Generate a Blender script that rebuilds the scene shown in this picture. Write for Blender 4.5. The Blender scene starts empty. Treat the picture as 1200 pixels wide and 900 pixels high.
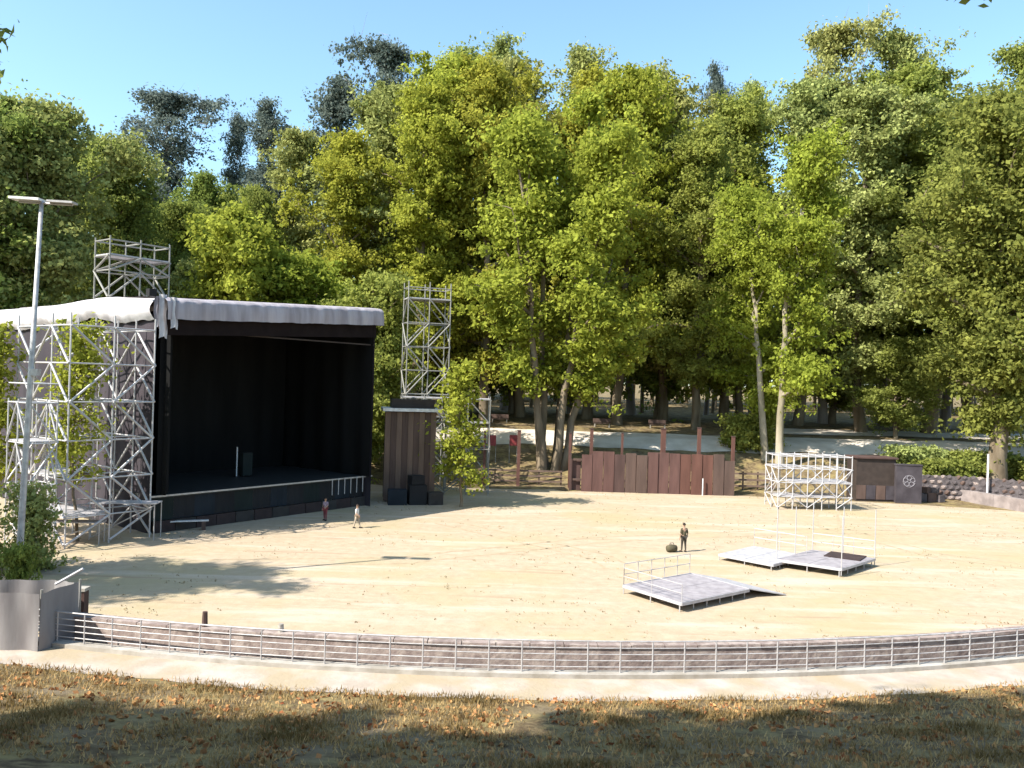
import bpy, bmesh, math, random
import numpy as np
from mathutils import Vector, Matrix, noise as mnoise
random.seed(7)
SC = bpy.context.scene
COL = SC.collection
# ------------------------------------------------------------------ camera, sky, sun, exposure
F, CAMZ, ROLL = 970.0, 10.0, math.radians(1.7)
cam_d = bpy.data.cameras.new('camera'); cam = bpy.data.objects.new('camera', cam_d); COL.objects.link(cam)
cam_d.sensor_width = 36; cam_d.lens = 36*F/1200; cam_d.clip_end = 5000; cam_d.clip_start = 0.1
RM = Matrix.Rotation(math.radians(90.0), 4, 'X') @ Matrix.Rotation(ROLL, 4, 'Z')
cam.matrix_world = Matrix.Translation((0, 0, CAMZ)) @ RM
SC.camera = cam
SUN_TO = Vector((0.78, 0.48, -0.88)).normalized()          # the way the light travels
world = bpy.data.worlds.new('World'); SC.world = world; world.use_nodes = True
wn = world.node_tree; bg = wn.nodes['Background']
sky = wn.nodes.new('ShaderNodeTexSky'); sky.sky_type = 'NISHITA'; sky.sun_disc = False
sky.sun_elevation = math.asin(-SUN_TO.z)
sky.sun_rotation = math.atan2(-SUN_TO.x, -SUN_TO.y) % (2*math.pi)
sky.air_density = 1.0; sky.dust_density = 1.0; sky.ozone_density = 1.0
tn = wn.nodes.new('ShaderNodeMixRGB'); tn.blend_type = 'MULTIPLY'; tn.inputs[0].default_value = 1; tn.inputs[2].default_value = (.86, 1.0, .98, 1)
wn.links.new(sky.outputs[0], tn.inputs[1]); wn.links.new(tn.outputs[0], bg.inputs[0]); bg.inputs[1].default_value = 0.15
sd = bpy.data.lights.new('sun', 'SUN'); sd.energy = 4.6; sd.angle = math.radians(0.5); sd.color = (1.0, 0.95, 0.86)
so = bpy.data.objects.new('sun', sd); COL.objects.link(so)
so.rotation_euler = (-SUN_TO).to_track_quat('Z', 'Y').to_euler(); so.location = (-40, -40, 60)
SC.view_settings.view_transform = 'Standard'; SC.view_settings.look = 'None'
SC.view_settings.exposure = 1.16; SC.view_settings.gamma = 1.0
SC.cycles.max_bounces = 6; SC.cycles.transparent_max_bounces = 6

def ray(px, py):
    return RM.to_3x3() @ Vector(((px-600)/F, (450-py)/F, -1.0))
def on_z(px, py, z=0.0):
    r = ray(px, py); return Vector((0, 0, CAMZ)) + r*((z-CAMZ)/r.z)
def at_d(px, py, d):
    r = ray(px, py); return Vector((0, 0, CAMZ)) + r*(d/r.y)

# ------------------------------------------------------------------ materials
def lin(c):
    return tuple(((x/255)/12.92 if x/255 <= 0.04045 else ((x/255+0.055)/1.055)**2.4) for x in c)
def mat(name, col, rough=0.8, metal=0.0, col2=None, scale=3.0, bump=0.0, bscale=None, detail=6, stretch=None, spec=0.3, col3=None, scale3=0.2):
    m = bpy.data.materials.new(name); m.use_nodes = True; n = m.node_tree; b = n.nodes['Principled BSDF']
    b.inputs['Roughness'].default_value = rough; b.inputs['Metallic'].default_value = metal
    b.inputs['Specular IOR Level'].default_value = spec
    tc = n.nodes.new('ShaderNodeTexCoord'); mp = n.nodes.new('ShaderNodeMapping'); n.links.new(tc.outputs['Object'], mp.inputs[0])
    if stretch: mp.inputs['Scale'].default_value = stretch
    col2 = col2 or tuple(min(1, c*0.72) for c in col)
    nz = n.nodes.new('ShaderNodeTexNoise'); nz.inputs['Scale'].default_value = scale; nz.inputs['Detail'].default_value = detail
    n.links.new(mp.outputs[0], nz.inputs[0])
    rp = n.nodes.new('ShaderNodeValToRGB'); rp.color_ramp.elements[0].position = 0.35; rp.color_ramp.elements[1].position = 0.65
    rp.color_ramp.elements[0].color = (*col2, 1); rp.color_ramp.elements[1].color = (*col, 1)
    n.links.new(nz.outputs[0], rp.inputs[0]); out = rp.outputs[0]
    if col3:
        n3 = n.nodes.new('ShaderNodeTexNoise'); n3.inputs['Scale'].default_value = scale3; n3.inputs['Detail'].default_value = 8
        n.links.new(mp.outputs[0], n3.inputs[0])
        r3 = n.nodes.new('ShaderNodeValToRGB'); r3.color_ramp.elements[0].position = 0.45; r3.color_ramp.elements[1].position = 0.62
        n.links.new(n3.outputs[0], r3.inputs[0])
        mx = n.nodes.new('ShaderNodeMixRGB'); n.links.new(r3.outputs[0], mx.inputs[0]); n.links.new(out, mx.inputs[1]); mx.inputs[2].default_value = (*col3, 1); out = mx.outputs[0]
    n.links.new(out, b.inputs['Base Color'])
    if bump:
        bz = n.nodes.new('ShaderNodeTexNoise'); bz.inputs['Scale'].default_value = bscale or scale*4; bz.inputs['Detail'].default_value = 5
        n.links.new(mp.outputs[0], bz.inputs[0]); bp = n.nodes.new('ShaderNodeBump'); bp.inputs['Strength'].default_value = bump; bp.inputs['Distance'].default_value = 0.05
        n.links.new(bz.outputs[0], bp.inputs['Height']); n.links.new(bp.outputs[0], b.inputs['Normal'])
    return m
def leafmat(name, dark, light, trans=0.45):
    m = bpy.data.materials.new(name); m.use_nodes = True; n = m.node_tree; n.nodes.remove(n.nodes['Principled BSDF'])
    at = n.nodes.new('ShaderNodeAttribute'); at.attribute_name = 'tint'
    oi = n.nodes.new('ShaderNodeObjectInfo')
    rp = n.nodes.new('ShaderNodeValToRGB'); rp.color_ramp.elements[0].color = (*dark, 1); rp.color_ramp.elements[1].color = (*light, 1)
    n.links.new(at.outputs['Fac'], rp.inputs[0])
    hs = n.nodes.new('ShaderNodeHueSaturation')
    mr = n.nodes.new('ShaderNodeMapRange'); mr.inputs[3].default_value = 0.48; mr.inputs[4].default_value = 0.515
    n.links.new(oi.outputs['Random'], mr.inputs[0]); n.links.new(mr.outputs[0], hs.inputs['Hue']); n.links.new(rp.outputs[0], hs.inputs['Color'])
    d = n.nodes.new('ShaderNodeBsdfDiffuse'); t = n.nodes.new('ShaderNodeBsdfTranslucent'); mx = n.nodes.new('ShaderNodeMixShader'); mx.inputs[0].default_value = trans
    n.links.new(hs.outputs[0], d.inputs[0]); n.links.new(hs.outputs[0], t.inputs[0])
    n.links.new(d.outputs[0], mx.inputs[1]); n.links.new(t.outputs[0], mx.inputs[2])
    n.links.new(mx.outputs[0], n.nodes['Material Output'].inputs[0])
    return m
def groundmat():
    "bank grass, worn grass and far meadow in one sheet, blended by noise"
    m = bpy.data.materials.new('dry_meadow'); m.use_nodes = True; n = m.node_tree; b = n.nodes['Principled BSDF']; b.inputs['Roughness'].default_value = 0.95; b.inputs['Specular IOR Level'].default_value = 0.1
    tc = n.nodes.new('ShaderNodeTexCoord')
    def nz(s, d=8):
        k = n.nodes.new('ShaderNodeTexNoise'); k.inputs['Scale'].default_value = s; k.inputs['Detail'].default_value = d; k.inputs['Roughness'].default_value = 0.65; n.links.new(tc.outputs['Object'], k.inputs[0]); return k
    a, c, e = nz(0.35), nz(3.0), nz(0.9)
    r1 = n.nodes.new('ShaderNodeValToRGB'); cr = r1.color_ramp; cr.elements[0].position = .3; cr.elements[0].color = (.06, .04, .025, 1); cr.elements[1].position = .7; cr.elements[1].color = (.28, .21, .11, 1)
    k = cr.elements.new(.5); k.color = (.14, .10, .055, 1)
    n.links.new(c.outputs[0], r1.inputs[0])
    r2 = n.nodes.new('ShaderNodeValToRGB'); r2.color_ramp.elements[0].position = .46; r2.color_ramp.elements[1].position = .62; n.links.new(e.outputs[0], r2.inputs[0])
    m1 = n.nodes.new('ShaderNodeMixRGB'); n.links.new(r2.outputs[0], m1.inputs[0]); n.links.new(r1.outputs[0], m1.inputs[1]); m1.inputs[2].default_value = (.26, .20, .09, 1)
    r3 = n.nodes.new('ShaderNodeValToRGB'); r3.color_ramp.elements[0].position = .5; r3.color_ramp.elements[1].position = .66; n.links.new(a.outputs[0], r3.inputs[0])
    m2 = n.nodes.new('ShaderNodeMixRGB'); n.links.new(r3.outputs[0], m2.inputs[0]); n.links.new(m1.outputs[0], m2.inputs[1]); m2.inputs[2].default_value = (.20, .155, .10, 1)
    n.links.new(m2.outputs[0], b.inputs['Base Color'])
    bp = n.nodes.new('ShaderNodeBump'); bp.inputs['Strength'].default_value = .8; bp.inputs['Distance'].default_value = .08; g = nz(9.0); n.links.new(g.outputs[0], bp.inputs['Height']); n.links.new(bp.outputs[0], b.inputs['Normal'])
    return m
def sandmat():
    m = bpy.data.materials.new('arena_sand'); m.use_nodes = True; n = m.node_tree; b = n.nodes['Principled BSDF']; b.inputs['Roughness'].default_value = 0.95; b.inputs['Specular IOR Level'].default_value = 0.1
    tc = n.nodes.new('ShaderNodeTexCoord')
    def nz(s, d=8, st=None, r=.6):
        k = n.nodes.new('ShaderNodeTexNoise'); k.inputs['Scale'].default_value = s; k.inputs['Detail'].default_value = d; k.inputs['Roughness'].default_value = r
        if st:
            mp = n.nodes.new('ShaderNodeMapping'); mp.inputs['Scale'].default_value = st; mp.inputs['Rotation'].default_value = (0, 0, .15); n.links.new(tc.outputs['Object'], mp.inputs[0]); n.links.new(mp.outputs[0], k.inputs[0])
        else: n.links.new(tc.outputs['Object'], k.inputs[0])
        return k
    def ramp(src, p0, p1, c0=(0, 0, 0), c1=(1, 1, 1)):
        r = n.nodes.new('ShaderNodeValToRGB'); r.color_ramp.elements[0].position = p0; r.color_ramp.elements[1].position = p1; r.color_ramp.elements[0].color = (*c0, 1); r.color_ramp.elements[1].color = (*c1, 1); n.links.new(src.outputs[0], r.inputs[0]); return r
    def mix(f, a, c2, k=1.0):
        x = n.nodes.new('ShaderNodeMixRGB'); 
        if k != 1.0:
            mu = n.nodes.new('ShaderNodeMath'); mu.operation = 'MULTIPLY'; mu.inputs[1].default_value = k; n.links.new(f.outputs[0], mu.inputs[0]); f = mu
        n.links.new(f.outputs[0], x.inputs[0]); n.links.new(a.outputs[0], x.inputs[1]); x.inputs[2].default_value = (*c2, 1); return x
    base = ramp(nz(1.6, 10, r=.7), .3, .7, (.34, .265, .18), (.45, .36, .26))
    g = mix(ramp(nz(.09, 9), .47, .62), base, (.36, .30, .175), .75)
    g = mix(ramp(nz(.35, 6, (.25, 1.6, 1)), .52, .66), g, (.50, .41, .335), .6)
    g = mix(ramp(nz(.8, 6, (.12, 1.8, 1)), .60, .68), g, (.30, .20, .13), .6)
    g = mix(ramp(nz(14.0, 4), .60, .68), g, (.27, .21, .14), .45)
    g = mix(ramp(nz(5.0, 6), .62, .72), g, (.28, .24, .10), .5)
    n.links.new(g.outputs[0], b.inputs['Base Color'])
    bp = n.nodes.new('ShaderNodeBump'); bp.inputs['Strength'].default_value = .5; bp.inputs['Distance'].default_value = .04; q = nz(4.0, 10); n.links.new(q.outputs[0], bp.inputs['Height']); n.links.new(bp.outputs[0], b.inputs['Normal'])
    return m

M = {}
M['ground'] = groundmat(); M['sand'] = sandmat()
M['path'] = mat('pale_path', (.45, .385, .33), .95, col2=(.35, .29, .235), scale=1.2, bump=.4, bscale=8, spec=.1, col3=(.36, .29, .2), scale3=.5)
M['concrete'] = mat('concrete', (.42, .39, .35), .9, col2=(.29, .26, .22), scale=1.5, bump=.3, spec=.2)
M['path_far_suntoned'] = mat('suntoned_far_path', (.62, .55, .47), .95, col2=(.50, .43, .35), scale=.6, spec=.1)  # lighter copy of the path; the sunlight it lacks is put into the colour
M['wallpale'] = mat('pale_rendered_wall', (.30, .25, .235), .9, col2=(.20, .165, .155), scale=1.4, bump=.4)
M['stone'] = mat('rendered_stone', (.30, .235, .21), .9, col2=(.19, .145, .13), scale=1.2, bump=.6, bscale=7, col3=(.36, .295, .26), scale3=3, spec=.2)
M['galv'] = mat('galvanised_tube', (.52, .50, .49), .5, .25, col2=(.36, .34, .34), scale=4)
M['galv_w'] = mat('pale_scaffold_tube', (.56, .54, .54), .5, .15, col2=(.38, .36, .36), scale=3)
M['galv_d'] = mat('weathered_scaffold_tube', (.30, .29, .26), .6, .2, col2=(.20, .19, .17), scale=3)
M['deckplank'] = mat('aluminium_plank', (.50, .48, .49), .6, .2, col2=(.38, .36, .37), scale=3)
M['deckgrey'] = mat('deck_top', (.33, .30, .31), .8, 0, col2=(.24, .215, .225), scale=2.5, bump=.1)
M['white_fab'] = mat('white_canvas', (.60, .57, .575), .85, 0, col2=(.44, .41, .42), scale=1.3, bump=.5, bscale=1.6)
M['shaded_fab'] = mat('shade_toned_canvas', (.40, .365, .39), .85, 0, col2=(.25, .22, .235), scale=1.6, bump=.5, bscale=2, stretch=(1, 1, .12))  # same hood canvas as the white side; the front's shade put into the colour
M['side_fab'] = mat('mauve_grey_cloth', (.050, .040, .048), .9, 0, col2=(.03, .025, .03), scale=.7, bump=.5, bscale=1.2, stretch=(1, 1, .25))
M['black_fab'] = mat('black_cloth', (.012, .012, .012), .95, 0, col2=(.008, .008, .008), scale=.8, bump=.5, bscale=1.5, stretch=(1, 1, .15), spec=.1)
M['valance'] = mat('brown_black_cloth', (.016, .011, .011), .9, 0, scale=1, spec=.1)
M['stagefloor'] = mat('black_stage_deck', (.028, .030, .030), .6, 0, col2=(.018, .02, .02), scale=1.2)
M['skirt_d'] = mat('dark_skirt_cloth', (.022, .021, .022), .9, 0, scale=.8, bump=.4, stretch=(1, 1, .3))
M['skirt_g'] = mat('dark_green_cloth', (.016, .022, .02), .9, 0, scale=.8)
M['skirt_b'] = mat('dark_blue_cloth', (.02, .025, .032), .9, 0, scale=.8)
M['plinth_r'] = mat('red_brown_board', (.05, .032, .03), .85, 0, scale=2, bump=.3)
M['plinth_g'] = mat('grey_brown_board', (.05, .042, .038), .85, 0, scale=2, bump=.3)
M['trim'] = mat('alu_trim', (.5, .46, .42), .5, .3)
M['wood1'] = mat('brown_wood', (.125, .065, .055), .85, 0, scale=1.5, bump=.4, stretch=(1, 1, .2))
M['wood2'] = mat('dark_brown_wood', (.09, .052, .045), .85, 0, scale=1.5, bump=.4, stretch=(1, 1, .2))
M['wood3'] = mat('red_brown_wood', (.135, .062, .046), .85, 0, scale=1.5, bump=.4, stretch=(1, 1, .2))
M['wood4'] = mat('grey_brown_wood', (.112, .072, .058), .85, 0, scale=1.5, bump=.4, stretch=(1, 1, .2))
M['wood5'] = mat('tan_wood', (.18, .12, .09), .85, 0, scale=1.5, bump=.4, stretch=(1, 1, .2))
M['darkbox'] = mat('dark_brown_panel', (.05, .036, .03), .8, 0, scale=2)
M['graffiti'] = mat('painted_grey_wall', (.065, .055, .062), .85, 0, col2=(.04, .033, .038), scale=1.2)
M['paint_w'] = mat('pale_spray_paint', (.26, .24, .26), .7)
M['red'] = mat('red_paint', (.28, .05, .05), .5); M['whitep'] = mat('white_paint', (.78, .76, .74), .5)
M['tarp'] = mat('grey_tarpaulin', (.25, .235, .23), .8, 0, col2=(.15, .135, .135), scale=.9, bump=.5, bscale=2.0, stretch=(1, 1, .25))
M['bark'] = mat('brown_bark', (.25, .20, .14), .95, 0, col2=(.12, .09, .06), scale=1.2, bump=.6, stretch=(1, 1, .25), spec=.1)
M['bark_p'] = mat('pale_bark', (.42, .36, .28), .9, 0, col2=(.22, .19, .13), scale=.8, bump=.4, stretch=(1, 1, .35), spec=.1)
M['bark_e'] = mat('grey_bark', (.33, .29, .27), .9, 0, col2=(.22, .18, .17), scale=.8, bump=.3, stretch=(1, 1, .2), spec=.1)
M['post'] = mat('red_brown_post', (.13, .06, .045), .8, 0, scale=2)
M['rock'] = mat('grey_rubble', (.12, .10, .10), .95, 0, col2=(.06, .05, .05), scale=2, bump=.8)
M['lf_y'] = leafmat('yellow_green_leaf', (.19, .21, .032), (.46, .48, .075), .52)
M['lf_g'] = leafmat('fresh_green_leaf', (.15, .185, .045), (.39, .43, .10), .52)
M['lf_o'] = leafmat('olive_leaf', (.15, .18, .05), (.37, .41, .10), .52)
M['lf_d'] = leafmat('dark_olive_leaf', (.12, .15, .04), (.32, .36, .085), .52)
M['lf_e'] = leafmat('blue_green_leaf', (.085, .11, .095), (.20, .235, .20), .45)
M['lf_m'] = leafmat('grey_green_leaf', (.18, .205, .065), (.42, .44, .15), .35)

# ------------------------------------------------------------------ mesh helpers
class MB:
    def __init__(s): s.v = []; s.f = []
    def add(s, vs, fs):
        k = len(s.v); s.v += [tuple(p) for p in vs]; s.f += [tuple(i+k for i in f) for f in fs]; return s
    def box(s, c, size, rz=0.0, mtx=None):
        x, y, z = [q/2 for q in size]
        vs = [Vector((a*x, b*y, d*z)) for d in (-1, 1) for b in (-1, 1) for a in (-1, 1)]
        R = mtx if mtx is not None else Matrix.Rotation(rz, 3, 'Z'); c = Vector(c)
        return s.add([c + R @ p for p in vs], [(0, 2, 3, 1), (4, 5, 7, 6), (0, 1, 5, 4), (2, 6, 7, 3), (1, 3, 7, 5), (0, 4, 6, 2)])
    def tube(s, pts, rads, n=8, cap=True):
        pts = [Vector(p) for p in pts]
        if not isinstance(rads, (list, tuple)): rads = [rads]*len(pts)
        k0 = len(s.v); ref = None
        for i, p in enumerate(pts):
            t = (pts[min(i+1, len(pts)-1)] - pts[max(i-1, 0)]).normalized()
            if ref is None or abs(ref.dot(t)) > .98: ref = Vector((1, 0, 0)) if abs(t.x) < .9 else Vector((0, 1, 0))
            a = (ref - t*ref.dot(t)).normalized(); b = t.cross(a); ref = a
            for j in range(n):
                w = 2*math.pi*j/n; s.v.append(tuple(p + (a*math.cos(w) + b*math.sin(w))*rads[i]))
        for i in range(len(pts)-1):
            for j in range(n):
                q = (j+1) % n; s.f.append((k0+i*n+j, k0+i*n+q, k0+(i+1)*n+q, k0+(i+1)*n+j))
        if cap:
            s.f.append(tuple(k0+j for j in reversed(range(n)))); e = k0+(len(pts)-1)*n; s.f.append(tuple(e+j for j in range(n)))
        return s
    def grid(s, fn, nu, nv, thick=None):
        "sheet fn(u,v)->point"
        vs = [fn(i/nu, j/nv) for j in range(nv+1) for i in range(nu+1)]
        fs = [(j*(nu+1)+i, j*(nu+1)+i+1, (j+1)*(nu+1)+i+1, (j+1)*(nu+1)+i) for j in range(nv) for i in range(nu)]
        return s.add(vs, fs)
    def mesh(s, name, m, smooth=False):
        me = bpy.data.meshes.new(name); me.from_pydata(s.v, [], s.f)
        if m is not None: me.materials.append(m)
        if smooth: me.polygons.foreach_set('use_smooth', [True]*len(me.polygons))
        me.update(); return me
    def build(s, name, m, parent=None, smooth=False, **kw):
        return link(name, s.mesh(name, m, smooth), parent, **kw)
def link(name, me, parent=None, loc=None, label=None, cat=None, group=None, kind=None):
    o = bpy.data.objects.new(name, me); COL.objects.link(o)
    if parent is not None: o.parent = parent
    if loc is not None: o.location = loc
    return tag(o, label, cat, group, kind)
def tag(o, label=None, cat=None, group=None, kind=None):
    if label: o['label'] = label
    if cat: o['category'] = cat
    if group: o['group'] = group
    if kind: o['kind'] = kind
    return o
def thing(name, label, cat, loc=(0, 0, 0), rz=0, group=None):
    o = bpy.data.objects.new(name, None); COL.objects.link(o); o.location = loc; o.rotation_euler = (0, 0, rz); o.empty_display_size = .3
    return tag(o, label, cat, group)
_bar = {}
def bar(name, p, q, r, m, parent, n=8):
    "one straight tube as its own object; alike tubes share one unit mesh"
    key = (m.name, n)
    if key not in _bar: _bar[key] = MB().tube([(0, 0, 0), (0, 0, 1)], 1.0, n).mesh('tube', m, False)
    o = bpy.data.objects.new(name, _bar[key]); COL.objects.link(o); o.parent = parent
    p, q = Vector(p), Vector(q); d = q-p
    o.location = p; o.rotation_mode = 'QUATERNION'; o.rotation_quaternion = d.to_track_quat('Z', 'Y'); o.scale = (r, r, d.length)
    return o

# ------------------------------------------------------------------ terrain
CX, CY, RA = -1.0, 92.5, 65.0
def sstep(a, b, t):
    t = max(0, min(1, (t-a)/(b-a))); return t*t*(3-2*t)
def interp(t, P):
    if t <= P[0][0]: return P[0][1]
    for (a, x), (b, y) in zip(P, P[1:]):
        if t <= b: return x+(y-x)*(t-a)/(b-a)
    return P[-1][1]
BANK = [(-.35, 0), (-.05, .28), (0, .3), (2.1, .33), (2.8, .5), (7, 1.35), (11.5, 2.35), (18, 4.5), (22, 6.9), (25, 8.2), (32, 8.5), (80, 9)]
BACK = [(79.5, 0), (82, .5), (94, 4.3), (100, 4.8), (120, 5.8), (200, 7.5), (420, 11), (900, 14)]
def gz(x, y):
    r = math.hypot(x-CX, y-CY); s = r-RA
    z = 0.0
    if y < 75: z += interp(s, BANK)*(1-sstep(40, 75, y))
    z += interp(y, BACK)
    if s > 3 or y > 86:
        amp = min(1, (s-3)/4) if s > 3 and y < 86 else .8
        z += .13*amp*mnoise.noise(Vector((x*.35, y*.35, 0))) + .05*amp*mnoise.noise(Vector((x*1.3, y*1.3, 3)))
    return z
def build_terrain():
    rr = [0]+[2*i for i in range(1, 32)]+[63.3, 64.4, 64.66, 64.95, 65.0, 65.6, 66.2, 66.8, 67.1, 67.5, 67.9] + [68.3+.4*i for i in range(24)] + [78.5, 79.5, 81, 83, 85, 87, 89, 91, 94, 97, 101, 106, 112, 120, 130, 145, 165, 200, 260, 340, 450, 700, 1200, 2500]
    angs = []
    a = -180
    while a < 180:
        angs.append(a); fr = abs(a+90) < 45
        a += .45 if fr else 2.0
    vs = []; fs = []; n = len(angs)
    for r in rr:
        for d in angs:
            x = CX + r*math.cos(math.radians(d)); y = CY + r*math.sin(math.radians(d)); vs.append((x, y, gz(x, y)))
    for i in range(len(rr)-1):
        for j in range(n):
            k = (j+1) % n; fs.append((i*n+j, (i+1)*n+j, (i+1)*n+k, i*n+k))
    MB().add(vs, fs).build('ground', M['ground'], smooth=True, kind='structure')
build_terrain()
REAR = lambda x: 62 + 18*math.sqrt(max(0, 1-(x/60)**2))
def build_arena():
    pts = []
    for i in range(0, 121):
        a = math.radians(-152 + 124*i/120); pts.append((CX+64.35*math.cos(a), CY+64.35*math.sin(a)))
    x1 = pts[-1][0]
    for i in range(1, 60):
        t = i/60; x = 58*math.cos(math.pi*t); pts.append((x, REAR(x)))
    c = (0, 62, .008); vs = [c] + [(x, y, .008) for x, y in pts]; n = len(pts)
    MB().add(vs, [(0, 1+i, 1+(i+1) % n) for i in range(n)]).build('arena_floor', M['sand'], kind='structure')
build_arena()
def arc(s, a):   # point on the arc, s metres outside the railing, a in metres along (0 at x=-1)
    t = -math.pi/2 + a/RA; return Vector((CX+(RA+s)*math.cos(t), CY+(RA+s)*math.sin(t), 0))
# the pale path along the foot of the bank
MB().grid(lambda u, v: (lambda p: Vector((p.x, p.y, gz(p.x, p.y)+.012)))(arc(.03+2.25*v + (.5*mnoise.noise(Vector((u*30, 0, 0))) + .2*mnoise.noise(Vector((u*120, 0, 0))) if v == 1 else 0), -45+100*u)), 240, 6).build('path', M['path'], kind='structure')
# kerb under the railing
def arc_strip(mb, s0, s1, z0, z1, a0, a1, n):
    vs = []
    for i in range(n+1):
        a = a0+(a1-a0)*i/n
        for s, z in ((s0, z0), (s1, z0), (s1, z1), (s0, z1)):
            p = arc(s, a); vs.append((p.x, p.y, z))
    fs = []
    for i in range(n):
        for k in range(4):
            q = (k+1) % 4; fs.append((i*4+k, (i+1)*4+k, (i+1)*4+q, i*4+q))
    fs += [(0, 1, 2, 3), (n*4+3, n*4+2, n*4+1, n*4)]
    return mb.add(vs, fs)
arc_strip(MB(), -.22, .22, .1, .46, -45, 55, 120).build('kerb', M['concrete'], kind='structure')
M['track'] = mat('compacted_sand', (.33, .25, .165), .95, col2=(.43, .335, .225), scale=2.2, detail=9, spec=.1)
def tyre_track(P, off):
    pts = []
    for k in range(len(P)-1):
        for q in range(20): f = q/20; pts.append(Vector(P[k]).lerp(Vector(P[k+1]), f))
    def fn(u, v):
        t = u*(len(pts)-2); i = int(t); p = pts[i].lerp(pts[i+1], t-i); d = (pts[min(i+3, len(pts)-1)]-pts[max(0, i-3)]).normalized(); n = Vector((-d.y, d.x))
        p = p + n*(off + (v-.5)*(.22+.16*mnoise.noise(Vector((u*60, off, 0)))) + .12*mnoise.noise(Vector((u*14, 2, 0))))
        return (p.x, p.y, .014)
    MB().grid(fn, 260, 1).build('tyre_track', M['track'], kind='structure')
for P in ([xy_ for xy_ in ((on_z(520, 612).x, on_z(520, 612).y), (on_z(610, 632).x, on_z(610, 632).y), (on_z(700, 652).x, on_z(700, 652).y), (on_z(730, 668).x, on_z(730, 668).y))], [(30, 78), (24, 62), (27, 52), (40, 44), (50, 42)], [(-16, 44), (-6, 46), (6, 54), (22, 60), (40, 61)]):
    for off in (-.8, .8): tyre_track(P, off)
# rear pale paths beyond the arena
def ribbon(name, P, w, m, dz=.03, n=60):
    def fn(u, v):
        t = u*(len(P)-1); i = min(int(t), len(P)-2); f = t-i
        x = P[i][0]*(1-f)+P[i+1][0]*f; y = P[i][1]*(1-f)+P[i+1][1]*f
        y += (v-.5)*w*(1+.25*mnoise.noise(Vector((x*.2, v*3, 1)))); return Vector((x, y, gz(x, y)+dz))
    return MB().grid(fn, n, 8).build(name, m, kind='structure')
ribbon('path', [(-90, 96), (-20, 95), (20, 94), (60, 95), (120, 101)], 7, M['path_far_suntoned'], .06, 120)
ribbon('path', [(30, 104), (70, 106), (130, 110)], 7, M['path_far_suntoned'], .08, 60)

# ------------------------------------------------------------------ railing and stone wall
def build_railing():
    t = thing('railing', 'long curved galvanised railing with five rails along the kerb', 'railing')
    a0, a1 = -16.0, 42.0; zb, zt = .46, 1.50
    hs = [zt, 1.27, 1.06, .85, .64]
    for h in hs:
        n = 116; pts = [arc(0, a0+(a1-a0)*i/n)+Vector((0, 0, h)) for i in range(n+1)]
        MB().tube(pts, .027 if h == zt else .019, 6).build('rail', M['galv'], t, smooth=True)
    a = a0
    while a <= a1+.01:
        p = arc(0, a); bar('post', p+Vector((0, 0, zb-.03)), p+Vector((0, 0, zt+.005)), .026, M['galv'], t); a += 1.1
build_railing()
def build_wall():
    t = thing('stone_wall', 'low curved stone wall with coping between railing and arena floor', 'wall')
    arc_strip(MB(), -1.15, -.75, 0, 1.05, -15.8, 44, 110).build('wall_face', M['stone'], t)
    L = 1.18; n = int(59.8/L)
    for i in range(n):
        a = -15.8 + L*i; z = 1.052 + random.uniform(-.008, .012)
        mb = arc_strip(MB(), -1.21+random.uniform(-.01, .01), -.69, z, z+.10, a+.015, a+L-.015, 1)
        o = mb.build('coping_stone', M['stone'], t)
build_wall()
for px, py in ((240, 724), (333, 738)):
    p = on_z(px, py, 2.0 if px < 300 else 1.7)
    o = MB().tube([(0, 0, 0), (0, 0, 1.0)], [.11, .09], 8).build('timber_post', M['wood2'] if px < 300 else M['concrete'], label=('dark short timber post standing up behind the left of the railing' if px < 300 else 'pale stub post behind the railing, right of the dark post'), cat='post')
    q = arc(-.95, -9.75 if px < 300 else -6.9); o.location = (q.x, q.y, 1.14)
    o.scale = (1, 1, .52 if px < 300 else .28)

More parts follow.
